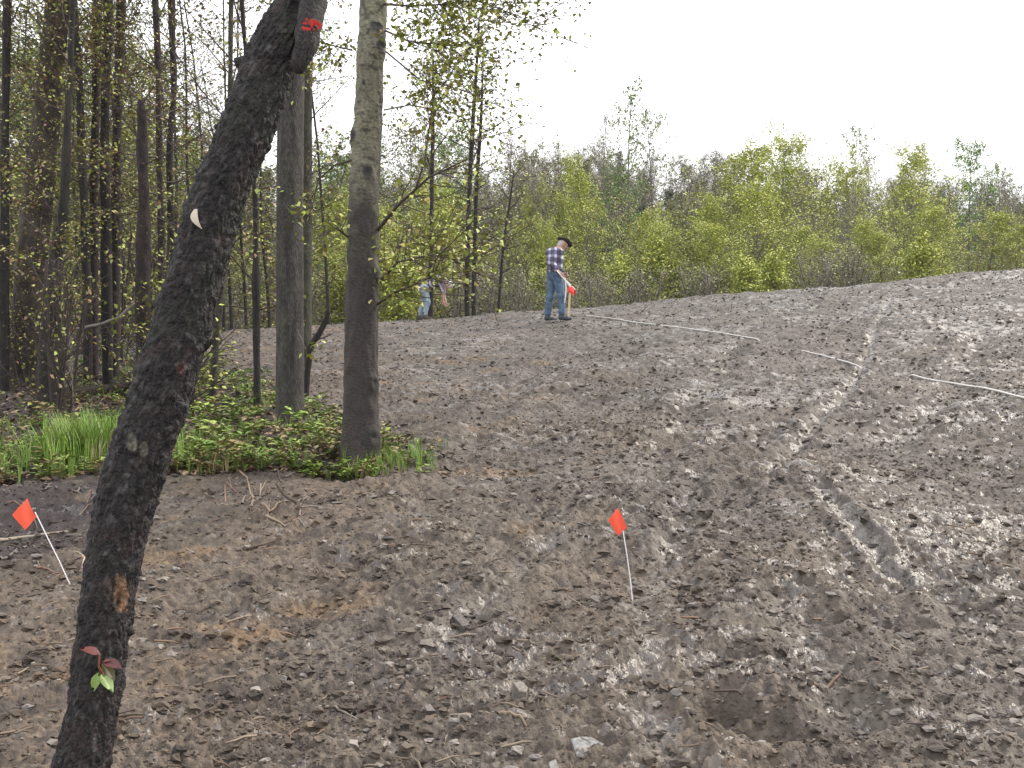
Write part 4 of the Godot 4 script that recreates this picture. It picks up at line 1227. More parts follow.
# ---------------------------------------------------------------- flags, rope, stake
func flag(label: String, foot: Array, head: Array, quad: Array, dz: float) -> void:
	var base := px_ground(foot[0], foot[1])
	base.y = gh(base.x, base.z)
	var D := -base.z
	var o := thing("survey_flag", label, "flag", base)
	var top := at(head[0], head[1], D + dz) - base
	var wire := Mb.new()
	var pts := PackedVector3Array([top.normalized() * -0.04, top * 0.35 + Vector3(0.004, 0, 0), top * 0.7 + Vector3(0.003, 0, 0.004), top])
	wire.tube(pts, PackedFloat32Array([0.0026, 0.0026, 0.0026, 0.0026]), 6, Color(0.62, 0.60, 0.60))
	part("wire_stake", wire.mesh(M.wire), o)
	var fb := Mb.new()
	# quad corners in pixels, subdivided so that the vinyl can curl
	var c := []
	for q in quad: c.append(at(q[0], q[1], D + dz + q[2]) - base)
	var N := 8
	for i in N:
		for j in N:
			var ps := []
			for k in [[i, j], [i + 1, j], [i + 1, j + 1], [i, j + 1]]:
				var u: float = float(k[0]) / N; var w: float = float(k[1]) / N
				var p: Vector3 = c[0].lerp(c[1], u).lerp(c[3].lerp(c[2], u), w)
				p.z += 0.010 * sin(u * 6.0 + w * 3.0) * u
				ps.append(p)
			fb.face(ps, Color(0.95, 0.13, 0.07))
	part("vinyl_flag", fb.mesh(M.flag_vinyl), o)

func rope() -> void:
	# a measuring tape laid up the slope; it dips under loose soil in two places
	var pix := [[586, 316], [605, 318], [640, 323.5], [680, 328], [720, 333.5], [757, 339.5], [780, 346], [803, 352], [830, 358], [857, 366], [885, 370], [913, 377], [950, 384], [985, 389], [1030, 400], [1100, 414]]
	var hidden := [[760, 801], [860, 911]]
	var base := px_ground(586, 317)
	var b := Mb.new()
	var pts := PackedVector3Array(); var rad := PackedFloat32Array()
	for i in pix.size() - 1:
		for k in 3:
			var t := k / 3.0
			var px: float = lerpf(pix[i][0], pix[i + 1][0], t); var py: float = lerpf(pix[i][1], pix[i + 1][1], t)
			var g := px_fine(px, py)
			var y := g.y + 0.006
			for h in hidden:
				if px > h[0] and px < h[1]: y = g.y - 0.06
			pts.append(Vector3(g.x, y, g.z) - base); rad.append(0.011)
	b.tube(pts, rad, 6, Color(0.52, 0.50, 0.47))
	var o := part("measuring_rope", b.mesh(M.rope), self)
	o.position = base
	tag(o, "white measuring rope lying across the upper slope right of the man", "rope")

func stake() -> void:
	var base := px_fine(568, 319)
	var D := -base.z
	base.y = gh(base.x, base.z)
	var b := Mb.new()
	var top := at(570, 292, D + 0.1) - base
	var w := 0.022; var t := 0.009
	var lo := Vector3(0, -0.1, 0)
	var cs := [Vector3(-w, 0, -t), Vector3(w, 0, -t), Vector3(w, 0, t), Vector3(-w, 0, t)]
	var col := Color(0.56, 0.45, 0.25)
	for i in 4:
		var j := (i + 1) % 4
		b.face([lo + cs[i], lo + cs[j], top + cs[j], top + cs[i]], col)
	b.face([top + cs[0], top + cs[1], top + cs[2], top + cs[3]], col)
	var o := part("wooden_stake", b.mesh(M.wood), self)
	o.position = base
	tag(o, "short pale wooden stake standing at the man's feet", "stake")

# ---------------------------------------------------------------- people
func capsule(p: Vector3, a: Vector3, b: Vector3, ra: float, rb: float) -> float:
	var ab := b - a
	var t := clampf((p - a).dot(ab) / maxf(ab.length_squared(), 1e-9), 0.0, 1.0)
	return p.distance_to(a + ab * t) - lerpf(ra, rb, t)

# bones: [a, b, ra, rb]; smooth union; cut: planes [point, normal] that remove what lies on the normal's side
func skin_mesh(b: Mb, bones: Array, k: float, cell: float, cuts: Array, color: Callable) -> void:
	var lo := Vector3(1e9, 1e9, 1e9); var hi := -lo
	for q in bones:
		var r: float = maxf(q[2], q[3]) + k + cell * 3.0
		for e in 2:
			var pe: Vector3 = q[e]
			lo = lo.min(pe - Vector3.ONE * r); hi = hi.max(pe + Vector3.ONE * r)
	var nx := int((hi.x - lo.x) / cell) + 2; var ny := int((hi.y - lo.y) / cell) + 2; var nz := int((hi.z - lo.z) / cell) + 2
	var f := PackedFloat32Array(); f.resize(nx * ny * nz); f.fill(1.0)
	for q in bones:
		var qa: Vector3 = q[0]; var qb: Vector3 = q[1]
		var r: float = maxf(q[2], q[3]) + k + cell * 2.0
		var a0 := (qa.min(qb) - Vector3.ONE * r - lo) / cell
		var b0 := (qa.max(qb) + Vector3.ONE * r - lo) / cell
		for i in range(maxi(0, int(a0.x)), mini(nx, int(b0.x) + 1)):
			for j in range(maxi(0, int(a0.y)), mini(ny, int(b0.y) + 1)):
				for l in range(maxi(0, int(a0.z)), mini(nz, int(b0.z) + 1)):
					var p := lo + Vector3(i, j, l) * cell
					var d := capsule(p, qa, qb, q[2], q[3])
					var at_ := (i * ny + j) * nz + l
					var o := f[at_]
					var h := maxf(k - absf(o - d), 0.0) / k
					f[at_] = minf(o, d) - h * h * k * 0.25
	for cut in cuts:
		for i in nx:
			for j in ny:
				for l in nz:
					var at_ := (i * ny + j) * nz + l
					if f[at_] > 0.05: continue
					var p := lo + Vector3(i, j, l) * cell
					f[at_] = maxf(f[at_], (p - cut[0]).dot(cut[1]))
	var id := PackedInt32Array(); id.resize(nx * ny * nz); id.fill(-1)
	var off := [0, nz, ny * nz, ny * nz + nz, 1, nz + 1, ny * nz + 1, ny * nz + nz + 1]
	var cor := [Vector3(0, 0, 0), Vector3(0, 1, 0), Vector3(1, 0, 0), Vector3(1, 1, 0), Vector3(0, 0, 1), Vector3(0, 1, 1), Vector3(1, 0, 1), Vector3(1, 1, 1)]
	var edges := [[0, 1], [0, 2], [0, 4], [1, 3], [1, 5], [2, 3], [2, 6], [3, 7], [4, 5], [4, 6], [5, 7], [6, 7]]
	for i in nx - 1:
		for j in ny - 1:
			for l in nz - 1:
				var at_ := (i * ny + j) * nz + l
				var neg := 0
				for q in 8:
					if f[at_ + off[q]] < 0.0: neg += 1
				if neg == 0 or neg == 8: continue
				var s := Vector3.ZERO; var cnt := 0
				for e in edges:
					var fa := f[at_ + off[e[0]]]; var fb := f[at_ + off[e[1]]]
					if (fa < 0.0) != (fb < 0.0):
						s += cor[e[0]].lerp(cor[e[1]], fa / (fa - fb)); cnt += 1
				var p := lo + (Vector3(i, j, l) + s / cnt) * cell
				var g := Vector3(f[at_ + off[2]] + f[at_ + off[3]] + f[at_ + off[6]] + f[at_ + off[7]] - f[at_] - f[at_ + off[1]] - f[at_ + off[4]] - f[at_ + off[5]],
					f[at_ + off[1]] + f[at_ + off[3]] + f[at_ + off[5]] + f[at_ + off[7]] - f[at_] - f[at_ + off[2]] - f[at_ + off[4]] - f[at_ + off[6]],
					f[at_ + off[4]] + f[at_ + off[5]] + f[at_ + off[6]] + f[at_ + off[7]] - f[at_] - f[at_ + off[1]] - f[at_ + off[2]] - f[at_ + off[3]]).normalized()
				id[at_] = b.vert(p, g, color.call(p))
	var st := [ny * nz, nz, 1]
	for i in range(1, nx - 1):
		for j in range(1, ny - 1):
			for l in range(1, nz - 1):
				var at_ := (i * ny + j) * nz + l
				var inside := f[at_] < 0.0
				for ax in 3:
					if (f[at_ + st[ax]] < 0.0) == inside: continue
					var u: int = st[(ax + 1) % 3]; var w: int = st[(ax + 2) % 3]
					var q0 := id[at_]; var q1 := id[at_ - u]; var q2 := id[at_ - u - w]; var q3 := id[at_ - w]
					if q0 < 0 or q1 < 0 or q2 < 0 or q3 < 0: continue
					if inside: b.tri(q0, q2, q1); b.tri(q0, q3, q2)
					else: b.tri(q0, q1, q2); b.tri(q0, q2, q3)

func hand(b: Mb, wrist: Vector3, palm_dir: Vector3, curl_to: Vector3, thumb_side: Vector3, col: Color) -> void:
	var d := palm_dir.normalized()
	var c := (curl_to - d * curl_to.dot(d)).normalized()
	var s := d.cross(c).normalized()
	if s.dot(thumb_side) < 0: s = -s
	var bones := [[wrist - d * 0.03, wrist + d * 0.01, 0.026, 0.026], [wrist + d * 0.02 + s * 0.018, wrist + d * 0.08 + s * 0.022, 0.019, 0.017], [wrist + d * 0.02 - s * 0.016, wrist + d * 0.078 - s * 0.026, 0.019, 0.015]]
	var L := [0.076, 0.084, 0.078, 0.060]
	for i in 4:
		var o := s * (0.031 - 0.0205 * i)
		var k0 := wrist + d * (0.088 - 0.004 * absf(i - 1.3)) + o
		var k1: Vector3 = k0 + (d * 0.75 + c * 0.65).normalized() * L[i] * 0.45
		var k2: Vector3 = k1 + (d * -0.1 + c).normalized() * L[i] * 0.32
		var k3: Vector3 = k2 + (d * -0.8 + c * 0.5).normalized() * L[i] * 0.24
		bones.append([k0 - d * 0.012, k1, 0.0096, 0.0088]); bones.append([k1, k2, 0.0088, 0.0080]); bones.append([k2, k3, 0.0080, 0.0070])
	var t0 := wrist + d * 0.025 + s * 0.030
	var t1 := t0 + (s * 0.6 + d * 0.6 + c * 0.5).normalized() * 0.036
	var t2 := t1 + (d * 0.5 + c * 0.85).normalized() * 0.032
	bones.append([t0, t1, 0.0125, 0.0105]); bones.append([t1, t2, 0.0105, 0.0085])
	skin_mesh(b, bones, 0.008, 0.0042, [], func(_p: Vector3) -> Color: return col)

func head(b: Mb, at_: Vector3, f: Vector3, up: Vector3, skin: Color) -> void:
	# at_: centre of the skull, f: where the face looks
	f = (f - up * f.dot(up)).normalized()
	var s := f.cross(up).normalized()
	var P := func(x: float, y: float, z: float) -> Vector3: return at_ + f * x + up * y + s * z
	var bones := [[P.call(-0.02, 0.03, 0), P.call(0.025, 0.03, 0), 0.088, 0.080], [P.call(0.03, -0.03, 0), P.call(0.045, -0.075, 0), 0.062, 0.040], [P.call(0.088, 0.005, 0), P.call(0.112, -0.028, 0), 0.010, 0.014], [P.call(0.082, 0.026, 0.032), P.call(0.082, 0.026, -0.032), 0.016, 0.016], [P.call(0.078, -0.062, 0.016), P.call(0.078, -0.062, -0.016), 0.014, 0.014], [P.call(0.055, -0.02, 0.04), P.call(0.06, -0.03, 0.036), 0.024, 0.022], [P.call(0.055, -0.02, -0.04), P.call(0.06, -0.03, -0.036), 0.024, 0.022], [P.call(-0.012, 0.018, 0.084), P.call(-0.006, -0.025, 0.080), 0.014, 0.010], [P.call(-0.012, 0.018, -0.084), P.call(-0.006, -0.025, -0.080), 0.014, 0.010]]
	var eyes := [P.call(0.088, 0.004, 0.032), P.call(0.088, 0.004, -0.032)]
	var mouth: Vector3 = P.call(0.094, -0.062, 0)
	skin_mesh(b, bones, 0.02, 0.006, [], func(p: Vector3) -> Color:
		for e in eyes:
			if p.distance_to(e) < 0.011: return Color(0.05, 0.04, 0.04)
		var q := p - mouth
		if absf(q.dot(up)) < 0.006 and absf(q.dot(s)) < 0.026 and q.length() < 0.035: return Color(0.30, 0.13, 0.11)
		return skin)

func person_standing() -> void:
	var base := px_fine(555, 320.5)
	base.y = gh(base.x, base.z)
	var o := thing("person", "standing person in plaid shirt, jeans and black hat, head bowed", "person", base)
	o.scale = Vector3.ONE * 0.97
	var fz := Vector3(0.866, 0, -0.5); var rt := Vector3(0.5, 0, 0.866)
	var SK := Color(0.36, 0.21, 0.155)
	var hipR := Vector3(0.045, 0.93, 0.078); var hipL := Vector3(-0.045, 0.93, -0.078)
	var knR := Vector3(0.12, 0.50, 0.11); var knL := Vector3(-0.10, 0.50, -0.07)
	var anR := Vector3(0.14, 0.09, 0.10); var anL := Vector3(-0.15, 0.09, -0.09)
	var shR := Vector3(0.085, 1.42, 0.155); var shL := Vector3(-0.095, 1.42, -0.165)
	var elR := Vector3(-0.11, 1.18, 0.215); var elL := Vector3(0.02, 1.14, -0.25)
	var wrR := Vector3(0.09, 0.955, 0.245); var wrL := Vector3(0.20, 1.00, -0.18)
	var chest := Vector3(0.0, 1.28, 0); var neck := Vector3(0.06, 1.48, -0.02); var hd := Vector3(0.16, 1.57, -0.07)
	var hup := Vector3(0.48, 0.83, -0.26).normalized(); var hf := Vector3(0.75, -0.5, -0.43).normalized()
	var all := [[Vector3(0, 0.95, 0) + rt * 0.05, Vector3(0, 0.95, 0) - rt * 0.05, 0.125, 0.125], [Vector3(0, 1.02, 0), chest, 0.120, 0.135], [chest + rt * 0.06, Vector3(0, 1.38, 0) + rt * 0.07, 0.115, 0.10], [chest - rt * 0.06, Vector3(0, 1.38, 0) - rt * 0.07, 0.115, 0.10], [Vector3(0, 1.42, 0), neck, 0.07, 0.055], [neck, hd - hup * 0.05, 0.055, 0.055], [Vector3(0, 1.42, 0), shR, 0.07, 0.062], [Vector3(0, 1.42, 0), shL, 0.07, 0.062], [shR, elR, 0.056, 0.043], [elR, wrR, 0.043, 0.029], [shL, elL, 0.056, 0.043], [elL, wrL, 0.043, 0.029], [hipR, knR, 0.092, 0.060], [knR, anR, 0.058, 0.042], [hipL, knL, 0.092, 0.060], [knL, anL, 0.058, 0.042], [anR, anR + Vector3(0, -0.05, 0), 0.04, 0.04], [anL, anL + Vector3(0, -0.05, 0), 0.04, 0.04]]
	var body := Mb.new()
	skin_mesh(body, all, 0.05, 0.015, [], func(_p: Vector3) -> Color: return SK)
	head(body, hd, hf, hup, SK)
	hand(body, wrR, Vector3(0.55, -0.75, 0.05), Vector3(0.2, 0, -1), Vector3(0.7, 0.5, 0), SK)
	hand(body, wrL, Vector3(0.6, -0.7, 0.2), Vector3(-0.2, -0.2, 1), Vector3(0.6, 0.6, 0), SK)
	part("body", body.mesh(M.skin), o)
	# grey hair below the hat
	var hb := Mb.new()
	skin_mesh(hb, [[hd - hf * 0.025 + hup * 0.035, hd + hup * 0.03, 0.086, 0.083], [hd - hf * 0.05 - hup * 0.02, hd - hf * 0.055 - hup * 0.045, 0.066, 0.05]], 0.02, 0.009, [[hd + hf * 0.045, hf]], func(_p: Vector3) -> Color: return Color(0.40, 0.38, 0.36))
	part("hair", hb.mesh(M.cloth), o)
	var g := 0.016
	var jeans := Mb.new()
	var jb := [[Vector3(0, 0.95, 0) + rt * 0.05, Vector3(0, 0.95, 0) - rt * 0.05, 0.125 + g, 0.125 + g], [Vector3(0, 0.98, 0), Vector3(0, 1.06, 0), 0.125 + g, 0.12 + g], [hipR, knR, 0.096 + g, 0.066 + g], [knR, anR, 0.064 + g, 0.054 + g], [hipL, knL, 0.096 + g, 0.066 + g], [knL, anL, 0.064 + g, 0.054 + g]]
	skin_mesh(jeans, jb, 0.035, 0.014, [[Vector3(0, 1.06, 0), Vector3.UP], [Vector3(0, 0.115, 0), Vector3.DOWN]], func(p: Vector3) -> Color:
		var w := 0.5 + 0.9 * n_bark.get_noise_3dv(p * 1.2)
		return Color(0.045, 0.078, 0.13).lerp(Color(0.11, 0.17, 0.24), clampf(w + 0.15 * sin(p.y * 60.0 + p.x * 20.0), 0.0, 1.0)))
	part("jeans", jeans.mesh(M.cloth), o)
	var shirt := Mb.new()
	var sb := []
	for i in 12:
		if i == 0 or i == 5: continue
		var q: Array = all[i].duplicate(); q[2] += g * 1.9; q[3] += g * 1.7
		sb.append(q)
	sb.append([Vector3(0, 1.0, 0) + rt * 0.04, Vector3(0, 1.0, 0) - rt * 0.04, 0.125 + g * 1.4, 0.125 + g * 1.4])
	skin_mesh(shirt, sb, 0.045, 0.013, [[Vector3(0, 0.99, 0), Vector3.DOWN], [neck + Vector3(0, -0.005, 0), Vector3(0.35, 0.93, 0)], [wrR, (wrR - elR).normalized()], [wrL, (wrL - elL).normalized()]], func(p: Vector3) -> Color:
		var a := fposmod(p.dot(fz) + p.dot(rt) * 0.7, 0.16) / 0.16
		var y := fposmod(p.y + p.x * 0.1, 0.16) / 0.16
		var c := Color(0.052, 0.048, 0.095)
		if a < 0.36 and y < 0.36: c = Color(0.55, 0.53, 0.55)
		elif a < 0.36 or y < 0.36: c = Color(0.155, 0.16, 0.235)
		elif a > 0.6 and a < 0.72: c = Color(0.12, 0.055, 0.075)
		return c)
	part("plaid_shirt", shirt.mesh(M.cloth), o)
	# belt
	var bt := Mb.new()
	for i in 28:
		var ps := []
		for k in [[i, 0], [i, 1], [i + 1, 1], [i + 1, 0]]:
			var th: float = TAU * k[0] / 28.0
			ps.append(rt * cos(th) * 0.215 + fz * sin(th) * 0.160 + Vector3(0, 1.0 + 0.04 * k[1], 0))
		bt.face(ps, Color(0.04, 0.03, 0.03))
	part("belt", bt.mesh(M.felt), o)
	# boots
	for an in [anR, anL]:
		var fb := Mb.new()
		var fd: Vector3 = (fz + (Vector3(0.2, 0, 0.2) if an == anR else Vector3(-0.2, 0, 0.1))).normalized()
		skin_mesh(fb, [[an + Vector3(0, 0.12, 0), an + Vector3(0, -0.02, 0), 0.062, 0.056], [an - fd * 0.03 + Vector3(0, -0.045, 0), an + fd * 0.10 + Vector3(0, -0.05, 0), 0.048, 0.046], [an + fd * 0.10 + Vector3(0, -0.05, 0), an + fd * 0.18 + Vector3(0, -0.058, 0), 0.046, 0.034]], 0.03, 0.011, [[Vector3(0, -0.005, 0), Vector3.DOWN], [an + Vector3(0, 0.16, 0), Vector3.UP]], func(_p: Vector3) -> Color: return Color(0.045, 0.055, 0.065))
		part("boot", fb.mesh(M.felt), o)
	# hat: crown with a crease and a curled brim
	var ht := Mb.new()
	var hc := hd + hup * 0.056 + hf * 0.004
	var hs := hf.cross(hup).normalized()
	var prof := [[0.165, 0.020], [0.160, 0.012], [0.125, 0.0], [0.098, 0.006], [0.094, 0.035], [0.088, 0.075], [0.070, 0.100], [0.035, 0.092], [0.0, 0.086]]
	for i in prof.size() - 1:
		for j in 24:
			var ps := []
			for k in [[i, j], [i, j + 1], [i + 1, j + 1], [i + 1, j]]:
				var th: float = TAU * k[1] / 24.0
				var r: float = prof[k[0]][0]; var y: float = prof[k[0]][1]
				if k[0] < 3: y += 0.045 * absf(cos(th)) * absf(cos(th)) * (r - 0.09) / 0.07
				ps.append(hc + hs * cos(th) * r * 0.88 + hf * sin(th) * r * 1.12 + hup * y)
			ht.face(ps, Color(0.022, 0.019, 0.018))
	part("hat", ht.mesh(M.felt), o)
	# what the person carries
	var bb := base + Vector3(0, 0, 0)
	var carried := thing("flag_bundle", "bundle of white wire flags with red vinyl held against the standing person's hip", "flags", bb)
	carried.scale = o.scale
	var A := Vector3(-0.09, 1.14, 0.275); var B := Vector3(0.37, 0.60, 0.285)
	for i in 6:
		var w := Mb.new()
		var j := Vector3(rng.randf_range(-0.012, 0.012), rng.randf_range(-0.012, 0.012), rng.randf_range(-0.01, 0.01))
		var j2 := Vector3(rng.randf_range(-0.035, 0.035), rng.randf_range(-0.03, 0.03), rng.randf_range(-0.02, 0.02))
		w.tube(PackedVector3Array([A + j, A.lerp(B, 0.45), B + j2]), PackedFloat32Array([0.007, 0.007, 0.007]), 5, Color(0.78, 0.78, 0.80))
		var wp := part("wire", w.mesh(M.wire), carried)
		var fm := Mb.new()
		var p := B + j2
		var dr := Vector3(rng.randf_range(-0.4, 0.5), -1.0, rng.randf_range(-0.4, 0.4)).normalized()
		var sd := (B - A).normalized()
		fm.face([p - sd * 0.11, p, p + dr * 0.10, p - sd * 0.11 + dr * 0.11], Color(0.88, 0.06, 0.05))
		part("vinyl_flag", fm.mesh(M.flag_vinyl), wp)
	var tp := Mb.new()
	tp.tube(PackedVector3Array([Vector3(0.20, 0.85, 0.29), Vector3(0.215, 0.6, 0.27), Vector3(0.19, 0.35, 0.26)]), PackedFloat32Array([0.012, 0.014, 0.008]), 4, Color(0.80, 0.72, 0.78))
	part("loose_tape", tp.mesh(M.flag_vinyl), carried)

func person_bending() -> void:
	var base := spot(424, 26.6)
	var o := thing("person", "person bent over behind the leaves at the crest, in jeans and dark shirt", "person", base)
	var SK := Color(0.36, 0.22, 0.165)
	var hipc := Vector3(0, 0.80, 0)
	var rt := Vector3(0.2, 0, 0.98)
	var chest := Vector3(0.36, 1.00, 0.04); var nk := Vector3(0.50, 0.97, 0.04); var hd := Vector3(0.60, 0.90, 0.05)
	var hipR := hipc + rt * 0.09; var hipL := hipc - rt * 0.09
	var knR := Vector3(0.10, 0.45, 0.12); var knL := Vector3(-0.02, 0.44, -0.10)
	var anR := Vector3(0.02, 0.09, 0.13); var anL := Vector3(-0.14, 0.09, -0.10)
	var shR := Vector3(0.42, 0.98, 0.22); var shL := Vector3(0.40, 0.96, -0.14)
	var elR := Vector3(0.52, 0.72, 0.24); var elL := Vector3(0.50, 0.70, -0.15)
	var wrR := Vector3(0.50, 0.48, 0.20); var wrL := Vector3(0.56, 0.46, -0.08)
	var all := [[hipR, hipL, 0.12, 0.12], [hipc + Vector3(0.08, 0.06, 0), chest, 0.12, 0.135], [chest + rt * 0.07, Vector3(0.42, 0.99, 0.04) + rt * 0.06, 0.11, 0.09], [chest - rt * 0.07, Vector3(0.42, 0.99, 0.04) - rt * 0.06, 0.11, 0.09], [chest, nk, 0.08, 0.055], [nk, hd, 0.055, 0.055], [chest, shR, 0.08, 0.062], [chest, shL, 0.08, 0.062], [shR, elR, 0.055, 0.043], [elR, wrR, 0.042, 0.029], [shL, elL, 0.055, 0.043], [elL, wrL, 0.042, 0.029], [hipR, knR, 0.09, 0.06], [knR, anR, 0.058, 0.042], [hipL, knL, 0.09, 0.06], [knL, anL, 0.058, 0.042]]
	var body := Mb.new()
	skin_mesh(body, all, 0.05, 0.016, [], func(_p: Vector3) -> Color: return SK)
	head(body, hd + Vector3(0.03, -0.03, 0), Vector3(0.35, -0.9, 0.1), Vector3(0.85, 0.45, 0), SK)
	hand(body, wrR, Vector3(0.1, -1, 0), Vector3(0.3, 0, -1), Vector3(1, 0, 0), SK)
	hand(body, wrL, Vector3(0.1, -1, 0), Vector3(0.3, 0, 1), Vector3(1, 0, 0), SK)
	part("body", body.mesh(M.skin), o)
	var g := 0.018
	var jm := Mb.new()
	var jb := []
	for i in [0, 12, 13, 14, 15]:
		var q: Array = all[i].duplicate(); q[2] += g; q[3] += g; jb.append(q)
	skin_mesh(jm, jb, 0.03, 0.015, [[Vector3(0, 0.115, 0), Vector3.DOWN]], func(p: Vector3) -> Color: return Color(0.14, 0.19, 0.23).lerp(Color(0.30, 0.36, 0.40), clampf(0.5 + n_bark.get_noise_3dv(p * 1.3), 0.0, 1.0)))
	part("jeans", jm.mesh(M.cloth), o)
	var sm := Mb.new()
	var sb := []
	for i in [1, 2, 3, 4, 6, 7, 8, 10]:
		var q: Array = all[i].duplicate(); q[2] += g * 1.2; q[3] += g * 1.2; sb.append(q)
	skin_mesh(sm, sb, 0.04, 0.015, [], func(p: Vector3) -> Color:
		var a := fposmod(p.x * 0.8 + p.z + p.y * 0.4, 0.16) / 0.16
		return Color(0.06, 0.05, 0.075) if a > 0.35 else Color(0.38, 0.33, 0.37))
	part("shirt", sm.mesh(M.cloth), o)
	var hm := Mb.new()
	var hc := hd + Vector3(0.05, -0.01, 0)
	skin_mesh(hm, [[hc, hc + Vector3(0.04, 0.03, 0), 0.093, 0.088]], 0.02, 0.01, [[hc + Vector3(0, -0.05, 0), Vector3(0.2, -1, 0)]], func(_p: Vector3) -> Color: return Color(0.50, 0.49, 0.46))
	part("cap", hm.mesh(M.cloth), o)
	for an in [anR, anL]:
		var fb := Mb.new()
		skin_mesh(fb, [[an + Vector3(0, 0.08, 0), an, 0.058, 0.054], [an + Vector3(-0.03, -0.045, 0), an + Vector3(0.17, -0.055, 0.02), 0.048, 0.036]], 0.03, 0.013, [[Vector3(0, -0.005, 0), Vector3.DOWN]], func(_p: Vector3) -> Color: return Color(0.06, 0.05, 0.045))
		part("boot", fb.mesh(M.felt), o)

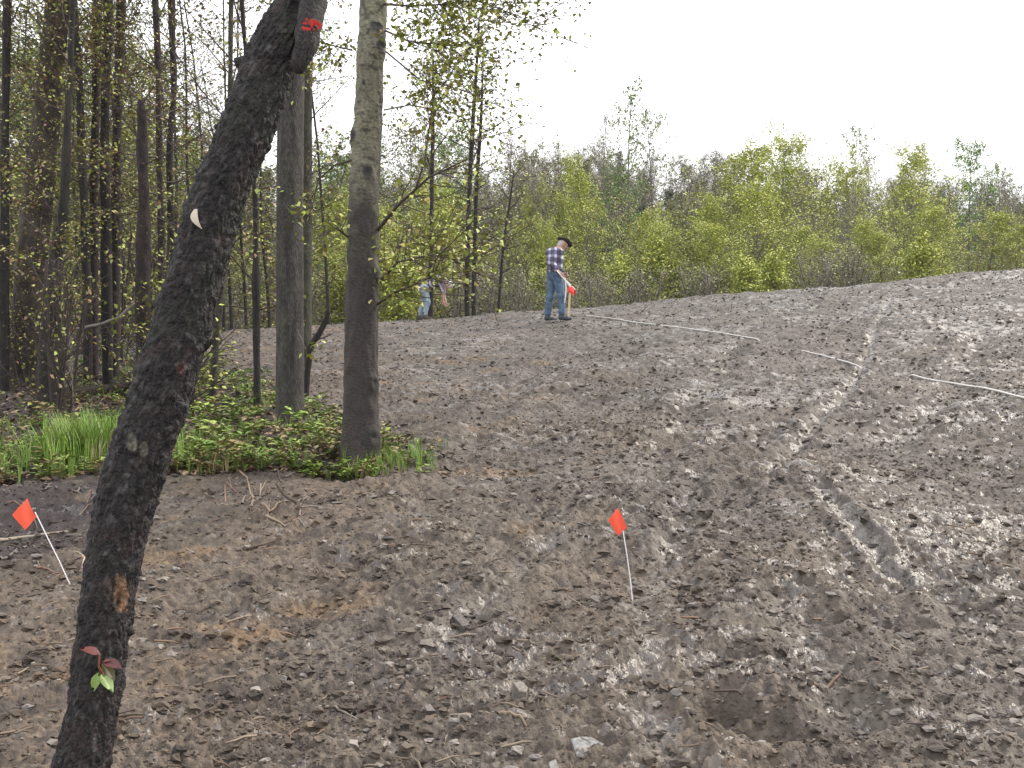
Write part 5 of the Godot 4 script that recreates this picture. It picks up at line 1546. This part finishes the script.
# ---------------------------------------------------------------- build
func _ready() -> void:
	rng.seed = 20240611
	# camera
	var cam := Camera3D.new()
	cam.name = "camera"
	add_child(cam)
	cam.position = EYE
	cam.fov = rad_to_deg(2.0 * atan(384.0 / F))
	cam.near = 0.05; cam.far = 4000.0
	cam.current = true
	# sky: thin bright overcast
	var env := Environment.new()
	env.background_mode = Environment.BG_SKY
	var sm := ProceduralSkyMaterial.new()
	sm.sky_top_color = Color(0.96, 0.97, 1.0)
	sm.sky_horizon_color = Color(1.0, 0.995, 0.985)
	sm.sky_curve = 0.25
	sm.ground_bottom_color = Color(0.35, 0.32, 0.30)
	sm.ground_horizon_color = Color(0.9, 0.9, 0.9)
	sm.energy_multiplier = 0.8
	var sky := Sky.new()
	sky.sky_material = sm
	env.sky = sky
	env.tonemap_mode = Environment.TONE_MAPPER_LINEAR
	env.tonemap_exposure = 2.85
	env.fog_enabled = true
	env.fog_density = 0.0003
	env.fog_light_color = Color(0.93, 0.94, 0.96)
	env.sdfgi_enabled = true; env.ssao_enabled = true; env.ssil_enabled = true
	var we := WorldEnvironment.new()
	we.name = "environment"
	we.environment = env
	add_child(we)
	# sun: high at the right, veiled by thin cloud
	var sun := DirectionalLight3D.new()
	sun.name = "sun"
	sun.light_energy = 0.5
	sun.light_color = Color(1.0, 0.96, 0.90)
	sun.light_angular_distance = 10.0
	sun.shadow_enabled = true
	add_child(sun)
	sun.look_at_from_position(Vector3(8.0, 10.0, -5.0), Vector3.ZERO)

	for q in [[n_big, 0.22, 1, 3], [n_mid, 0.9, 2, 3], [n_lump, 2.6, 3, 3], [n_crumb, 14.0, 5, 2], [n_fine, 34.0, 6, 2], [n_tone, 0.8, 7, 4], [n_hue, 0.35, 8, 3], [n_bark, 9.0, 9, 3]]:
		q[0].noise_type = FastNoiseLite.TYPE_SIMPLEX_SMOOTH
		q[0].frequency = q[1]; q[0].seed = q[2]; q[0].fractal_octaves = q[3]
	n_clod.noise_type = FastNoiseLite.TYPE_CELLULAR
	n_clod.cellular_return_type = FastNoiseLite.RETURN_DISTANCE
	n_clod.frequency = 8.5; n_clod.seed = 4; n_clod.fractal_type = FastNoiseLite.FRACTAL_FBM; n_clod.fractal_octaves = 2
	n_plate.noise_type = FastNoiseLite.TYPE_CELLULAR
	n_plate.cellular_return_type = FastNoiseLite.RETURN_DISTANCE2_SUB
	n_plate.frequency = 50.0; n_plate.seed = 10; n_plate.fractal_type = FastNoiseLite.FRACTAL_NONE
	materials()
	for c in [Color(0.22, 0.205, 0.19), Color(0.15, 0.135, 0.12), Color(0.28, 0.255, 0.23), Color(0.12, 0.105, 0.095), Color(0.19, 0.155, 0.12)]:
		var m: StandardMaterial3D = M.stone.duplicate()
		m.albedo_color = Color(c.linear_to_srgb()); m.vertex_color_use_as_albedo = false
		stone_mats.append(m)

	# ruts left by machines: pixel paths laid on the slope
	for q in [
			[[[893, 292], [880, 318], [868, 345], [858, 372], [830, 408], [796, 440], [778, 475]], 0.08, 0.03, 0.55, 0.8],
			[[[812, 486], [826, 500], [838, 514], [852, 536], [870, 552], [905, 588]], 0.07, 0.045, 0.9, 0.9],
			[[[548, 540], [530, 562], [510, 580], [478, 602], [440, 640]], 0.09, 0.035, 0.6, 0.7],
			[[[672, 540], [640, 600], [648, 640], [645, 680], [660, 730], [690, 768]], 0.09, 0.02, 0.25, 0.8],
			[[[700, 470], [672, 540], [690, 600]], 0.10, 0.03, 0.4, 0.4],
			[[[1024, 520], [960, 580], [900, 560], [985, 640], [1024, 690]], 0.12, 0.022, 0.1, 0.2],
			[[[790, 600], [810, 640], [820, 680], [845, 720]], 0.13, 0.04, 0.2, 0.6],
			[[[715, 700], [745, 715], [785, 730]], 0.10, 0.04, -0.3, 0.0],
			[[[560, 350], [520, 380], [470, 440], [420, 520]], 0.2, 0.03, 0.0, 0.1],
			[[[740, 345], [700, 400], [640, 480]], 0.2, 0.03, 0.2, 0.2],
			[[[980, 330], [960, 380], [900, 430], [880, 480]], 0.2, 0.035, 0.2, 0.3]]:
		var pl := []
		var lo := Vector2(1e9, 1e9); var hi := -lo
		for p in q[0]:
			var g := px_ground(p[0], p[1])
			pl.append(Vector2(g.x, g.z)); lo = lo.min(pl[-1]); hi = hi.max(pl[-1])
		var mg: Vector2 = Vector2.ONE * (q[1] * 2.4 + 0.1)
		ruts.append({"wet": q[3], "silt": q[4], "pts": pl, "w": q[1], "depth": q[2], "lo": lo - mg, "hi": hi + mg})
	var t0 := Time.get_ticks_msec()
	build_ground()
	print("ground ", Time.get_ticks_msec() - t0)
	leaning_tree()
	print("leaning ", Time.get_ticks_msec() - t0)
	wood()
	print("wood ", Time.get_ticks_msec() - t0)
	far_trees()
	print("far ", Time.get_ticks_msec() - t0)
	undergrowth()
	person_standing()
	person_bending()
	print("people ", Time.get_ticks_msec() - t0)
	rope()
	stake()
	flag("orange survey flag on a thin wire in the mud at centre", [633, 602], [623, 531], [[608, 520, 0.02], [618, 508, 0.0], [627, 527, 0.0], [618, 536, 0.03]], 0.05)
	flag("orange survey flag leaning left, beside the leaning trunk", [71, 581], [35, 512], [[12, 515, 0.03], [27, 498, 0.0], [37, 517, 0.0], [25, 530, 0.03]], 0.05)
	debris()
	litter()
	print("all ", Time.get_ticks_msec() - t0)
